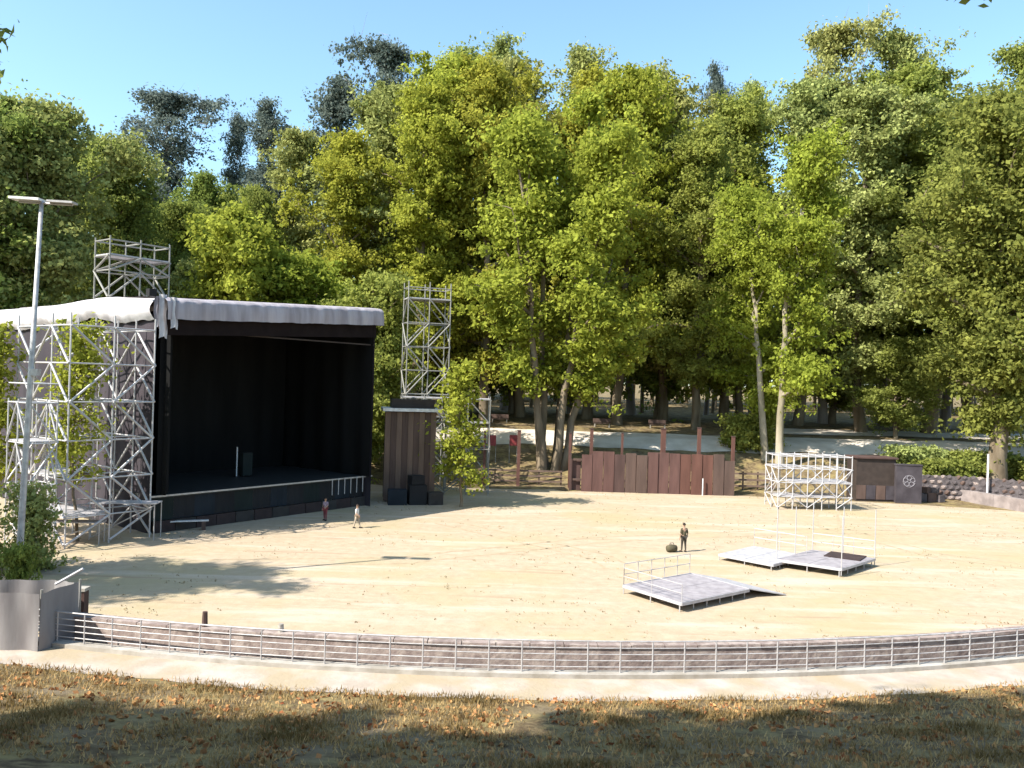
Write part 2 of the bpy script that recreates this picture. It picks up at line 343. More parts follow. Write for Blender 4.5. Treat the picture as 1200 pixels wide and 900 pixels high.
# ------------------------------------------------------------------ scaffold builder
def scaffold(name, label, O, u, v, nu, nv, bu, bv, levels, m, r=.045, rb=.06, decks=(), top=None, group=None, chevron=True, guard=True, skip=0.0, base=0.0):
    "O world corner, u/v unit axes; levels z list; standards at every node, ledgers per level, braces per bay"
    t = thing(name, label, 'scaffolding', (O[0], O[1], base), 0, group)
    u = Vector((u[0], u[1], 0)).normalized(); v = Vector((v[0], v[1], 0)).normalized(); rnd = random.Random(len(label)*13+nu)
    N = lambda i, j, z: u*(bu*i) + v*(bv*j) + Vector((0, 0, z-base))
    top = top or levels[-1]+1.1
    for i in range(nu+1):
        for j in range(nv+1):
            bar('standard', N(i, j, base), N(i, j, top), r, m, t)
    zs = list(levels) + ([levels[-1]+1.05] if guard else [])
    for z in zs:
        for j in range(nv+1):
            for i in range(nu): bar('ledger', N(i, j, z), N(i+1, j, z), r*.9, m, t)
        for i in range(nu+1):
            for j in range(nv): bar('ledger', N(i, j, z), N(i, j+1, z), r*.9, m, t)
    zz = [base+.2]+list(levels)
    for k in range(len(zz)-1):
        for j in (0, nv):
            for i in range(nu):
                if rnd.random() < skip: continue
                lean = (i % 2 == 0) if chevron else (k % 2 == 0)
                a, b = (i, i+1) if lean else (i+1, i)
                bar('brace', N(a, j, zz[k])+v*(.07 if j else -.07), N(b, j, zz[k+1])+v*(.07 if j else -.07), rb*.8, m, t)
        for i in (0, nu):
            for j in range(nv):
                a, b = (j, j+1) if (k+i) % 2 == 0 else (j+1, j)
                bar('brace', N(i, a, zz[k])+u*(.07 if i else -.07), N(i, b, zz[k+1])+u*(.07 if i else -.07), rb*.8, m, t)
    for lv, i0, i1, j0, j1 in decks:
        z = levels[lv]-base
        for i in range(i0, i1):
            for j in range(j0, j1):
                k = max(1, int(round(bv/.34))); w = bv/k
                for q in range(k):
                    c = u*(bu*(i+.5)) + v*(bv*j + w*(q+.5)) + Vector((0, 0, z+.09))
                    R = Matrix(((u.x, v.x, 0), (u.y, v.y, 0), (0, 0, 1)))
                    MB().box(c, (bu-.04, w-.03, .06), mtx=R).build('plank', M['deckplank'], t)
    return t

# ------------------------------------------------------------------ stage
A = Vector((-21.3, 51.0, 0)); V = Vector((.60, .80, 0)); U = Vector((-.80, .60, 0)); NF = Vector((.8, -.6, 0))   # V along the front, U to the back
LF, DP = 17.8, 23.0
ZF = 2.38
def S(a, b, z): return A + V*a + U*b + Vector((0, 0, z))      # a along the front, b to the back
zb_ = lambda a: 13.35 + .95*a/LF                             # underside of the roof hood
def build_stage():
    t = thing('stage', 'large covered concert stage with pale canvas roof and black drapes', 'stage')
    RS = Matrix(((V.x, U.x, 0), (V.y, U.y, 0), (0, 0, 1)))
    # roof hood: front and side canvas skirts rolled over at the top
    prof = [(-.10, 0), (-.10, .6), (-.02, 1.12), (.22, 1.30), (.9, 1.40), (2.5, 1.52), (6.0, 1.62)]
    def hood_front(u, v):
        a = -.1 + (LF+.5)*u; k = v*(len(prof)-1); i = min(int(k), len(prof)-2); f = k-i
        b = prof[i][0]*(1-f)+prof[i+1][0]*f; z = prof[i][1]*(1-f)+prof[i+1][1]*f
        if v < .5: b += .05*math.sin(a*5.1)*(1-v*2) + .06*mnoise.noise(Vector((a*1.3, v*2, 0)))
        if v < .17: z += .015*math.sin(a*2.3) + .03*mnoise.noise(Vector((a*2, 0, 4)))
        return S(a, b, zb_(a)+z)
    MB().grid(hood_front, 140, 18).build('roof_front_canvas', M['shaded_fab'], t, smooth=True)
    def hood_side(u, v):
        b = 1.0 + (DP+.5)*u; k = v*(len(prof)-1); i = min(int(k), len(prof)-2); f = k-i
        a = prof[i][0]*(1-f)+prof[i+1][0]*f - .25; z = prof[i][1]*(1-f)+prof[i+1][1]*f
        a -= .35*math.sin(math.pi*min(1, max(0, z)/1.3)) 
        if v < .5: a -= .06*math.sin(b*3.7)*(1-v*2) + .12*mnoise.noise(Vector((b*.9, v*2, 7)))
        if v < .2: z += .16*math.sin(b*.9) + .1*mnoise.noise(Vector((b*1.5, 0, 9))) - .25
        if 9.0 < b < 10.0: z -= .35*v
        return S(a, b, 13.35+z + .35*math.exp(-((b-8)/5)**2))
    MB().grid(hood_side, 120, 18).build('roof_side_canvas', M['white_fab'], t, smooth=True)
    MB().box(S(LF/2+.2, DP/2+.5, 14.6), (LF-1.2, DP-1.6, .5), mtx=RS).build('roof', M['shaded_fab'], t)
    # right end closing cheek of the hood
    vs = [S(LF+.38, b, zb_(LF)+z) for b, z in prof] + [S(LF+.38, 6, zb_(LF)-.1)]
    MB().add(vs, [tuple(range(len(vs)))]).build('roof_end_canvas', M['shaded_fab'], t)
    # corner drapes
    for k, (a, b, w, z0, z1, m) in enumerate(((-.15, .25, .55, 12.3, 14.9, 'white_fab'), (-.25, .75, .4, 12.9, 14.8, 'shaded_fab'), (.35, -.12, .5, 12.9, 14.75, 'white_fab'))):
        MB().grid(lambda u, v: S(a+w*(u-.5)+.04*math.sin(v*9), b+.10*math.sin(u*9)+.15*v, z0+(z1-z0)*v - .3*abs(u-.5)*(1-v)), 8, 8).build('corner_drape', M[m], t, smooth=True)
    MB().box(S(-.5, 1.1, 15.0), (.5, .4, .45), mtx=RS).build('chain_hoist', M['skirt_d'], t)
    # header valance
    MB().grid(lambda u, v: S(.1+(LF)*u, .35+.05*math.sin(u*70), zb_(u*LF)+.3 - 1.25*(1-v)), 120, 3).build('valance', M['valance'], t, smooth=True)
    MB().box(S(LF/2, .55, 12.75), (LF, .08, .10), mtx=RS).build('header_truss', M['darkbox'], t)
    # black drapes
    def drape(p0, p1, z0, z1, m, nm, amp=.10):
        p0, p1 = Vector(p0), Vector(p1); L = (p1-p0).length; n = Vector((-(p1-p0).y, (p1-p0).x, 0)).normalized()
        return MB().grid(lambda u, v: p0.lerp(p1, u) + n*(amp*math.sin(u*L*2.6)+amp*.8*mnoise.noise(Vector((u*L*.7, v, 2)))) + Vector((0, 0, z0+(z1-z0)*v)), int(L*5), 4).build(nm, m, t, smooth=True)
    drape(S(.3, 11, 0), S(LF-.2, 11, 0), ZF, 14.4, M['black_fab'], 'back_drape')
    drape(S(.55, .6, 0), S(.55, 11, 0), ZF, 14.0, M['black_fab'], 'side_drape')
    drape(S(LF-.3, .3, 0), S(LF-.3, 11, 0), ZF, 14.2, M['black_fab'], 'side_drape')
    drape(S(.15, 1.05, 0), S(1.0, 1.05, 0), ZF, 13.2, M['black_fab'], 'leg_drape', .05)
    # outer side cloth and rear
    drape(S(-.15, 1.2, 0), S(-.15, DP, 0), 0.0, 13.3, M['side_fab'], 'side_wall_cloth', .07)
    drape(S(-.15, DP, 0), S(LF, DP, 0), 0, 14.4, M['side_fab'], 'rear_wall_cloth')
    drape(S(LF, .4, 0), S(LF, DP, 0), 0, 14.3, M['side_fab'], 'side_wall_cloth', .05)
    # deck
    MB().box(S(LF/2, 11.65, ZF-.1), (LF+.3, 21.3, .2), mtx=RS).build('deck', M['stagefloor'], t)
    MB().box(S(LF/2+.2, .94, ZF-.06), (LF+.9, .07, .10), mtx=RS).build('deck_edge_trim', M['trim'], t)
    # skirt panels and plinth boards, each a piece
    n = 12; w = LF/n; rnd = random.Random(3)
    for i in range(n):
        MB().grid(lambda u, v, i=i: S(w*i+w*u, 1.22+.03*math.sin(u*14+i), 0.74+(ZF-.2-0.74)*v), 8, 2).build('skirt_panel', M[['skirt_g', 'skirt_d', 'skirt_b', 'skirt_d'][i % 4]], t)
        MB().box(S(w*(i+.5), 1.02+rnd.uniform(-.03, .03), .37), (w-.05, .09, .74), mtx=RS).build('plinth_board', M[['plinth_r', 'plinth_g', 'plinth_r', 'plinth_r', 'plinth_g'][i % 5]], t)
    for i in range(8): bar('leg', S(.4+i*LF/7.4, 1.6, 0), S(.4+i*LF/7.4, 1.6, ZF-.2), .05, M['galv_d'], t)
    # side hand rails at the right end of the front edge
    for i in range(6): bar('rail_post', S(LF-3.6+i*.62, .78, 1.15), S(LF-3.6+i*.62, .78, ZF+.02), .035, M['galv'], t)
build_stage()
o = thing('white_pole', 'thin white pole standing upright on the black stage deck', 'pole', S(9.6, 6.3, ZF))
MB().tube([(0, 0, .04), (0, 0, 2.25)], .05, 8).build('pole_shaft', M['whitep'], o); MB().tube([(0, 0, 0), (0, 0, .05)], [.22, .2], 12).build('base_plate', M['skirt_d'], o)
o = thing('equipment_case', 'tall dark equipment case on the stage beside the white pole', 'case', S(10.3, 6.2, ZF), math.radians(50))
MB().box((0, 0, .95), (.8, .6, 1.7)).build('case_body', M['skirt_g'], o)
for sx in (-.3, .3):
    for sy in (-.2, .2): MB().tube([(sx, sy-.03, .06), (sx, sy+.03, .06)], .06, 8).build('caster', M['skirt_d'], o)

# left scaffold tower, nearer small tower, rooftop frame, right tower, right wing, small rear scaffold
Lv = [1.7, 3.85, 6.05, 8.25, 10.45, 12.6]
O = S(-.75, .1, 0) - V*5.0
scaffold('scaffold_tower', 'tall pale scaffold tower with chevron braces at the left corner of the stage', O, U, V, 3, 2, 2.2, 2.5, Lv, M['galv_w'], .05, .085, decks=((0, 0, 2, 0, 1), (1, 1, 3, 0, 1)), top=13.3, guard=False)
p = at_d(30, 600, 44.5)
scaffold('scaffold_tower', 'small scaffold tower behind the lamp post, left of the tall chevron tower', (p.x, p.y), U, V, 2, 1, 1.25, 1.5, [1.5, 3.7, 6.0, 8.2], M['galv_w'], .04, .06, decks=((2, 0, 2, 0, 1),), top=8.4, guard=True)
p = S(.15, 7.6, 0)
scaffold('rooftop_scaffold', 'weathered scaffold frame rising above the left of the stage roof', (p.x, p.y), V, U, 2, 1, 2.15, 2.0, [16.9, 17.9], M['galv_d'], .055, .085, top=19.2, base=14.86, decks=((1, 0, 2, 0, 1),))
p = at_d(472, 580, 76)
scaffold('scaffold_tower', 'slim weathered scaffold tower rising behind the right end of the stage', (p.x, p.y), (1, .35), (-.35, 1), 2, 1, 2.0, 2.0, [2.3, 4.5, 6.7, 8.8, 11, 13.2, 15.4, 17.6], M['galv_d'], .055, .08, top=19.2, chevron=False, decks=((7, 0, 2, 0, 1),))
p = at_d(468, 580, 73)
scaffold('scaffold_platform', 'wide scaffold platform behind the shed and the leafy young tree, right of the stage', (p.x, p.y), (1, .1), (-.1, 1), 4, 1, 1.95, 2.0, [1.8, 4.1, 6.4, 8.5], M['galv_d'], .045, .06, decks=((3, 0, 4, 0, 1), (2, 2, 4, 0, 1)), skip=.4, guard=False, top=8.8)
p = on_z(911, 597)
scaffold('scaffold_platform', 'two-level silver scaffold platform at the far side of the arena floor', (p.x, p.y), (1, .05), (-.05, 1), 5, 2, 1.28, 1.5, [1.1, 2.3, 3.5], M['galv_w'], .045, .05, decks=((0, 0, 4, 0, 1), (1, 1, 5, 0, 2), (2, 0, 2, 1, 2)), skip=.25, guard=True, top=4.7)
# outrigger decks at the foot of the left tower
def plank_deck(label, c, L, W, z, ax, ay, m='deckplank'):
    t = thing('plank_deck', label, 'platform', (c[0], c[1], 0), math.atan2(ay, ax))
    k = int(W/.32)
    for i in range(k): MB().box((0, -W/2+.32*(i+.5), z), (L, .29, .06)).build('plank', M[m], t)
    for sx in (-1, 1):
        for sy in (-1, 1): bar('leg', (sx*(L/2-.1), sy*(W/2-.1), 0), (sx*(L/2-.1), sy*(W/2-.1), z-.03), .035, M['galv'], t)
    bar('brace', (-L/2+.1, -W/2+.1, 0.1), (L/2-.1, -W/2+.1, z-.1), .035, M['galv'], t)
    return t
p = on_z(148, 588, 2.2); plank_deck('bright aluminium plank deck at the foot of the chevron scaffold tower', (p.x, p.y), 3.9, 1.5, 2.2, .95, .1)
p = on_z(88, 611, 1.25); plank_deck('low bright plank deck on legs, left of the tower foot', (p.x, p.y), 3.2, 1.0, 1.25, 1, .1)
t = thing('plank_bench', 'long pale plank on two blocks in front of the left end of the stage', 'bench', tuple(on_z(215, 622)), math.atan2(.8, 2.0))
MB().box((0, 0, .62), (3.0, .3, .07)).build('seat', M['whitep'], t)
for s in (-1.2, 1.2): MB().box((s, 0, .29), (.25, .28, .58)).build('leg', M['wood4'], t)
# wooden hut beside the stage, at the right
t = thing('wooden_shed', 'brown board shed with pale flat roof edge at the right of the stage', 'shed', (at_d(478, 560, 70).x, 70, 0), math.radians(12))
for i in range(9): MB().box((-1.9+.47*i, -1.5, 3.75), (.44, .07+.02*(i % 2), 7.3)).build('board', M[['wood5', 'wood4', 'wood5', 'wood4'][i % 4]], t)
MB().box((0, 0, 3.75), (4.0, 2.9, 7.4)).build('wall', M['wood2'], t)
MB().box((0, -.1, 7.6), (4.7, 3.6, .25)).build('roof', M['whitep'], t)
MB().box((0.2, 0, 8.1), (3.6, 2.4, .7)).build('roof_load', M['darkbox'], t)
t = thing('equipment_stack', 'dark covered equipment crates in the shade at the right foot of the stage', 'crates', tuple(on_z(484, 591)), .2)
for k, (x, y, z, a, b, c) in enumerate(((-1.3, 0, .6, 1.5, 1.2, 1.2), (.3, .1, .8, 1.4, 1.2, 1.6), (1.7, 0, .5, 1.2, 1.1, 1.0), (.2, .1, 2.0, 1.1, 1, .7))): MB().box((x, y, z), (a, b, c), .1*k).build('crate', M[['skirt_b', 'skirt_d', 'plinth_g', 'skirt_d'][k]], t)

# ------------------------------------------------------------------ lamp post
p = on_z(20, 694)
t = thing('lamp_post', 'tall grey lamp post with two flat floodlight heads at left', 'lamp post', tuple(p))
t.rotation_euler = (0, math.radians(1.9), 0)
MB().tube([(0, 0, 0), (0, 0, .4), (0, 0, 9), (0, 0, 17.6)], [.16, .15, .12, .085], 12).build('pole', M['galv'], t, smooth=True)
bar('arm', (-1.0, 0, 17.5), (1.4, 0, 17.5), .05, M['galv'], t)
MB().box((-.62, -.05, 17.62), (1.35, .62, .11)).build('lamp_head', M['whitep'], t)
MB().box((.95, -.05, 17.58), (1.15, .5, .09)).build('lamp_head', M['galv'], t)
MB().box((.22, 0, 9.9), (.3, .3, .3)).build('junction_box', M['galv'], t)

# ------------------------------------------------------------------ tarpaulin enclosure
def build_tarp():
    t = thing('tarpaulin_enclosure', 'grey tarpaulin covered enclosure at the left edge beside the railing', 'enclosure')
    z0 = .28
    c = on_z(45, 764, z0+.02); l = c + Vector((-6.5, .2, 0)); r = on_z(83, 757, z0+.02) + Vector((-.25, .9, 0)); H = 2.0
    def side(p0, p1, nm, h0, h1, seed):
        L = (p1-p0).length; n = Vector(((p1-p0).y, -(p1-p0).x, 0)).normalized()
        MB().grid(lambda u, v: p0.lerp(p1, u) + n*(.05*math.sin(u*L*5+v)+.05*mnoise.noise(Vector((u*L*1.1, v*1.2, seed)))*(1-.4*v)) + Vector((0, 0, (h0+(h1-h0)*u)*v + 0)), int(L*12), 12).build(nm, M['tarp'], t, smooth=True)
    side(l, c, 'front_tarpaulin', H, H, 1.0); side(c, r, 'side_tarpaulin', H, H+.05, 5.0)
    bl = l + Vector((0, 2.4, 0)); br = r + Vector((-1.7, 1.5, 0))
    side(br, bl, 'rear_tarpaulin', H-.3, H-.3, 3.0); side(r, br, 'side_tarpaulin', H, H-.3, 8.0)
    for q in (l, c, r, l.lerp(c, .35), l.lerp(c, .7)): bar('post', q+Vector((0, .1, 0)), q+Vector((0, .1, H+.12)), .045, M['galv_d'], t)
    bar('loose_pole', r+Vector((-.9, .1, H-.1)), r+Vector((.1, .1, H+.5)), .05, M['galv_w'], t)
build_tarp()
p = on_z(95, 728, .3)
t = thing('timber_post', 'stout brown timber post with pale cap between tarpaulin and railing', 'post', (p.x, p.y, .25))
MB().box((0, 0, .62), (.36, .36, 1.25)).build('post_shaft', M['wood2'], t); MB().box((0, 0, 1.31), (.44, .44, .12)).build('cap', M['concrete'], t)

# ------------------------------------------------------------------ platforms on the arena floor
def platform(label, P, h, guard_edges=(), group=None, mtop='deckgrey', nplank=6):
    "P: four corners left, front, right, back (world xy)"
    c = sum((Vector((q[0], q[1])) for q in P), Vector((0, 0)))/4
    t = thing('stage_platform', label, 'platform', (c.x, c.y, 0), 0, group)
    L, Fr, R, B = [Vector((q[0]-c.x, q[1]-c.y, 0)) for q in P]
    e1 = Fr-L; e2 = R-Fr; Z = Vector((0, 0, 1))
    n1 = max(1, round(e1.length/2)); n2 = max(1, round(e2.length/1.0))
    for i in range(n1):
        for j in range(n2):
            a = L+e1*(i/n1)+e2*(j/n2); s1 = e1/n1; s2 = e2/n2; g1 = s1.normalized()*.012; g2 = s2.normalized()*.012
            q = [a+g1+g2, a+s1-g1+g2, a+s1-g1+s2-g2, a+g1+s2-g2]
            z0, z1 = h-.05, h+random.uniform(-.003, .003)
            MB().add([k+Z*z0 for k in q]+[k+Z*z1 for k in q], [(3, 2, 1, 0), (4, 5, 6, 7), (0, 1, 5, 4), (1, 2, 6, 5), (2, 3, 7, 6), (3, 0, 4, 7)]).build('deck_panel', M[mtop], t)
    for a, b in ((L, Fr), (Fr, R), (R, B), (B, L)):
        d = (b-a).normalized(); o_ = Vector((d.y, -d.x, 0))*.03
        MB().box((a+b)/2+o_+Z*(h-.075), ((b-a).length+.06, .05, .14), math.atan2(d.y, d.x)).build('edge_beam', M['deckplank'], t)
    for i in range(n1+1):
        for j in range(n2+1):
            if i in (0, n1) or j in (0, n2):
                a = L+e1*(i/n1)*.97+e2*(j/n2)*.97; bar('leg', a, a+Z*(h-.05), .03, M['galv'], t)
    for e in guard_edges:
        a, b, hh = (L, Fr, R, B)[e[0]], (L, Fr, R, B)[e[1]], e[2]
        k = max(2, int((b-a).length/ (e[3] if len(e) > 3 else .9)))
        for i in range(k+1): bar('rail_post', a.lerp(b, i/k)+Z*(h-.1), a.lerp(b, i/k)+Z*(h+hh), .017, M['galv'], t)
        for z in ((hh, hh*.5) if hh < 1.6 else (1.0, .5)): bar('rail', a+Z*(h+z), b+Z*(h+z), .018, M['galv'], t)
    return t, L, Fr, R, B
def xy(v): return (v.x, v.y)
h = .46
L1, F1, R1 = on_z(731, 685, h), on_z(799, 706, h), on_z(877, 690, h); B1 = L1+R1-F1
t, L, Fr, R, B = platform('low stage platform with ramp and railed left side, nearest on the arena floor', [xy(L1), xy(F1), xy(R1), xy(B1)], h, ((0, 3, 1.0), (0, 1, .8, 1.4)))
# its ramp
ed = (R-B); n_ = Vector((.80, -.12, 0)).normalized()
e2 = (R-Fr).normalized(); Z = Vector((0, 0, 1))
q = [R+e2*.02, R+e2*2.1+(Fr-L).normalized()*.7, B+e2*2.1+(Fr-L).normalized()*.7, B+e2*.02]
zz = [h-.03, .02, .02, h-.03]
MB().add([a+Z*z for a, z in zip(q, zz)]+[a+Z*(z+.05) for a, z in zip(q, zz)], [(3, 2, 1, 0), (4, 5, 6, 7), (0, 1, 5, 4), (1, 2, 6, 5), (2, 3, 7, 6), (3, 0, 4, 7)]).build('ramp', M['deckplank'], t)
h = .5
L2, F2, R2 = on_z(910, 655, h), on_z(986, 666, h), on_z(1025, 654, h); B2 = L2+R2-F2
t2, L, Fr, R, B = platform('silver platform with tall slender poles, rightmost on the arena floor', [xy(L2), xy(F2), xy(R2), xy(B2)], h, ((3, 2, 1.0),), mtop='deckgrey')
for a in (L, Fr, R, B, L.lerp(B, .5), B.lerp(R, .5)): bar('tall_pole', a+Z*.1, a+Z*(3.3), .030, M['galv'], t2)
MB().box(R.lerp(B, .45).lerp(Fr, .18)+Z*(h+.03), (2.0, 1.7, .05), math.atan2((Fr-L).y, (Fr-L).x)).build('rubber_mat', M['plinth_r'], t2)
L3, F3 = on_z(843, 649, .38), on_z(906, 661, .38); R3 = F3 + (R2-F2)*.9; B3 = L3+R3-F3
platform('narrow silver platform between the ramp platform and the poled platform', [xy(L3), xy(F3), xy(R3), xy(B3)], .38, ((3, 2, 1.1, 1.6),), mtop='deckplank')
# small things on the floor
p = on_z(1089, 588); t = thing('stone_block_pile', 'small pile of brown stone blocks at the end of the pale rear wall', 'stones', tuple(p))
for k, (x, y, z, w_) in enumerate(((-.8, 0, .4, .8), (.1, .1, .45, .9), (.95, 0, .35, .7), (-.35, .1, 1.1, .6), (.5, .05, 1.1, .55))): MB().box((x, y, z), (w_, .7, w_*.95), .2*k).build('block', M['wood4' if k % 2 else 'rock'], t)

# ------------------------------------------------------------------ rear hoarding, posts, walls
def rear_panel_wall():
    x0, x1 = on_z(668, 576).x, on_z(852, 577).x; y = 78.6; n = 15; w = (x1-x0)/n; rnd = random.Random(5)
    t = thing('timber_hoarding', 'wide brown timber hoarding at the back of the arena', 'hoarding', ((x0+x1)/2, y, 0))
    seq = ['wood2', 'wood1', 'wood1', 'wood1', 'wood2', 'wood4', 'wood4', 'wood1', 'wood1', 'wood1', 'wood3', 'wood3', 'wood3', 'wood4', 'wood4']
    hs = [3.0, 3.5, 3.85, 3.85, 3.6, 3.75, 3.6, 3.9, 3.9, 3.85, 3.8, 3.85, 3.8, 3.9, 3.3]
    for i in range(n):
        MB().box((-(x1-x0)/2+w*(i+.5), rnd.uniform(-.08, .08)+(.5 if i == 0 else 0), hs[i]/2), (w-.05, .14, hs[i])).build('board_panel', M[seq[i]], t)
    for i in range(0, n, 2): MB().box((-(x1-x0)/2+w*i, .2, 1.8), (.16, .16, 3.6)).build('stud', M['wood2'], t)
    for z in (1.1, 3.0): MB().box((0, .24, z), (x1-x0-.5, .08, .2)).build('crossbeam', M['wood4'], t)
    for k, px in enumerate((817,)): bar('pale_stake', (on_z(px, 577).x-(x0+x1)/2, -.35, 0), (on_z(px, 577).x-(x0+x1)/2, -.35, 1.6), .06, M['whitep'], t)
rear_panel_wall()
labs = ['leftmost of the tall red-brown posts, by the young tree', 'tall red-brown post standing clear of the hoarding, left of the many-stemmed tree', 'tall brown post at the left edge of the timber hoarding', 'brown post rising behind the left part of the hoarding', 'slim brown post rising behind the middle of the hoarding', 'thick brown post rising behind the hoarding, right of its middle', 'tall brown post rising behind the reddest boards of the hoarding', 'lone dark post just right of the timber hoarding']
for i, (px, ty, r) in enumerate(((567, 506, .12), (607, 505, .16), (667, 508, .12), (692, 503, .15), (728, 508, .10), (776, 503, .22), (818, 502, .16), (858, 512, .15))):
    y = 80.2; x = at_d(px, 560, y).x; zt = at_d(px, ty, y).z; g = gz(x, y)
    t = thing('timber_post', labs[i], 'post', (x, y, g), 0, 'tall posts behind the arena')
    MB().box((0, 0, (zt-g)/2), (r*2, r*2, zt-g)).build('post_shaft', M['post'], t); MB().box((0, 0, zt-g+.04), (r*2.4, r*2.4, .08)).build('cap', M['wood2'], t)
# low rails between posts at left
t = thing('rail_fence', 'low timber rail fence between the two left posts', 'fence', (at_d(607, 560, 80.6).x, 80.6, .1))
for z in (.5, 1.0, 1.5): MB().box((-.2, 0, z), (9.0, .08, .16)).build('rail', M['wood5'], t)
for k in range(5): MB().box((-4.4+2.15*k, .1, .8), (.14, .1, 1.6)).build('post', M['wood4'], t)
t = thing('rail_fence', 'low timber rail fence right of the hoarding, before the pale twin trunks', 'fence', (at_d(880, 560, 81).x, 81, .1))
for z in (.6, 1.2, 1.8): MB().box((0, 0, z), (4.6, .08, .18)).build('rail', M['wood5'], t)
for k in range(4): MB().box((-2.2+1.45*k, .1, 1.0), (.14, .1, 2.0)).build('post', M['wood4'], t)
for i, (px, lab) in enumerate(((576, 'dull red sign board, left of the pair beyond the posts'), (601, 'dull red sign board, right of the pair beyond the posts'))):
    y = 86; x = at_d(px, 540, y).x; g = gz(x, y)
    t = thing('sign_board', lab, 'sign', (x, y, g)); zc = at_d(px, 516, y).z-g
    MB().box((0, 0, zc), (.8, .06, 1.1)).build('panel', M['red'], t)
    for s in (-.4, .4): bar('leg', (s, .05, 0), (s, .05, zc+.5), .04, M['galv_d'], t)
# right side: dark box, painted wall, rubble wall, pale kerb wall
y = 77.5; xa, xb = at_d(1004, 560, y).x, at_d(1050, 560, y).x
t = thing('dark_cabin', 'dark brown cabin with lower grey panels, right of the silver scaffold', 'cabin', ((xa+xb)/2, y+1.2, 0))
w = xb-xa
MB().box((0, 0, 2.0), (w, 2.2, 4.0)).build('wall', M['darkbox'], t); MB().box((0, -.05, 4.08), (w+.3, 2.5, .14)).build('roof', M['wood2'], t)
for k in range(4): MB().box((-w/2+w/4*(k+.5), -1.14, .85), (w/4-.06, .07, 1.3)).build('lower_panel', M['graffiti' if k % 2 else 'wood4'], t)
xa, xb = at_d(1051, 560, 77).x, at_d(1080, 560, 77).x
t = thing('painted_wall', 'short dark grey wall with faint sprayed swirls right of the dark cabin', 'wall', ((xa+xb)/2, 77.2, 0), math.radians(-4))
w = xb-xa
MB().box((0, 0, 1.75), (w, .5, 3.5)).build('wall_face', M['graffiti'], t); MB().box((0, 0, 3.56), (w+.1, .6, .12)).build('coping', M['graffiti'], t)
for k, (cx, cz, r) in enumerate(((0, 2.35, .2), (.32, 2.15, .2), (.2, 1.8, .2), (-.2, 1.8, .2), (-.32, 2.15, .2), (0, 2.05, .55))):
    MB().tube([(cx+r*math.cos(q*.55), -.262, cz+r*math.sin(q*.55)) for q in range(12)], .03, 5).build('sprayed_swirl', M['paint_w'], t)
def rubble_wall():
    t = thing('rubble_wall', 'long dark rubble stone wall at the back right of the arena', 'wall')
    rnd = random.Random(9); c = 0
    P = [Vector((at_d(1082, 560, 80).x, 80.5, 0)), Vector((at_d(1145, 560, 79).x, 79.6, 0)), Vector((at_d(1225, 560, 76).x, 76, 0)), Vector((64, 66, 0))]
    core = MB()
    for a, b in zip(P, P[1:]):
        d = b-a; core.box((a+b)/2+Vector((0, .25, 1.15)), (d.length+.3, .6, 2.3), math.atan2(d.y, d.x))
    core.build('wall_core', M['rock'], t)
    protos = []
    for k in range(5):
        bm = bmesh.new(); bmesh.ops.create_icosphere(bm, subdivisions=1, radius=.5)
        for v_ in bm.verts: v_.co *= rnd.uniform(.8, 1.15)
        me = bpy.data.meshes.new('stone'); bm.to_mesh(me); bm.free(); me.materials.append(M[['rock', 'rock', 'rock', 'wood4', 'stone'][k]]); protos.append(me)
    for a, b in zip(P[:2], P[1:3]):
        d = b-a; L = d.length; n = int(L/.62)
        for row in range(5):
            for i in range(n):
                o = link('stone', protos[rnd.randrange(5)], t); f = (i+.5*(row % 2)+rnd.uniform(-.12, .12))/n
                o.location = a.lerp(b, f)+Vector((0, -.1+.04*row, .26+.49*row)); o.scale = (rnd.uniform(.6, .78), .45, rnd.uniform(.45, .56)); o.rotation_euler = (0, rnd.uniform(-.15, .15), math.atan2(d.y, d.x))
rubble_wall()
def rear_kerb_wall():
    t = thing('low_wall', 'pale low curved wall in front of the rubble wall at right', 'wall')
    P = [on_z(1092, 583), on_z(1140, 589), on_z(1200, 600), on_z(1280, 618), on_z(1400, 645)]
    for k in range(len(P)-1):
        a, b = P[k], P[k+1]; d = b-a; n = max(1, int(d.length/2.4))
        for i in range(n):
            p0, p1 = a.lerp(b, i/n), a.lerp(b, (i+1)/n); e = p1-p0
            MB().box((p0+p1)/2+Vector((0, .3, .55)), (e.length-.03, .6, 1.1), math.atan2(e.y, e.x)).build('wall_block', M['wallpale'], t)
rear_kerb_wall()
p = at_d(1156, 560, 78.5); t = thing('marker_post', 'thin white marker post in front of the big dark trunk at right', 'post', (p.x, 78.3, 0))
MB().tube([(0, 0, 0), (0, 0, 4.6)], .09, 8).build('post_shaft', M['whitep'], t); MB().tube([(0, 0, 4.6), (0, 0, 4.72)], .12, 8).build('cap', M['galv'], t)
# benches on the far path
for i, (px, y, lab) in enumerate(((705, 103, 'park bench on the far path behind the left of the hoarding'), (770, 104, 'park bench on the far path behind the right of the hoarding'), (1090, 112, 'park bench on the far path before the right-hand trees'), (585, 104, 'park bench on the far path behind the sign boards'))):
    x = at_d(px, 510, y).x; t = thing('park_bench', lab, 'bench', (x, y, gz(x, y)))
    MB().box((0, 0, .5), (2.2, .5, .07)).build('seat', M['wood4'], t); MB().box((0, .25, .85), (2.2, .06, .45)).build('backrest', M['wood4'], t)
    for s in (-.9, .9): MB().box((s, 0, .23), (.12, .45, .46)).build('leg', M['concrete'], t)

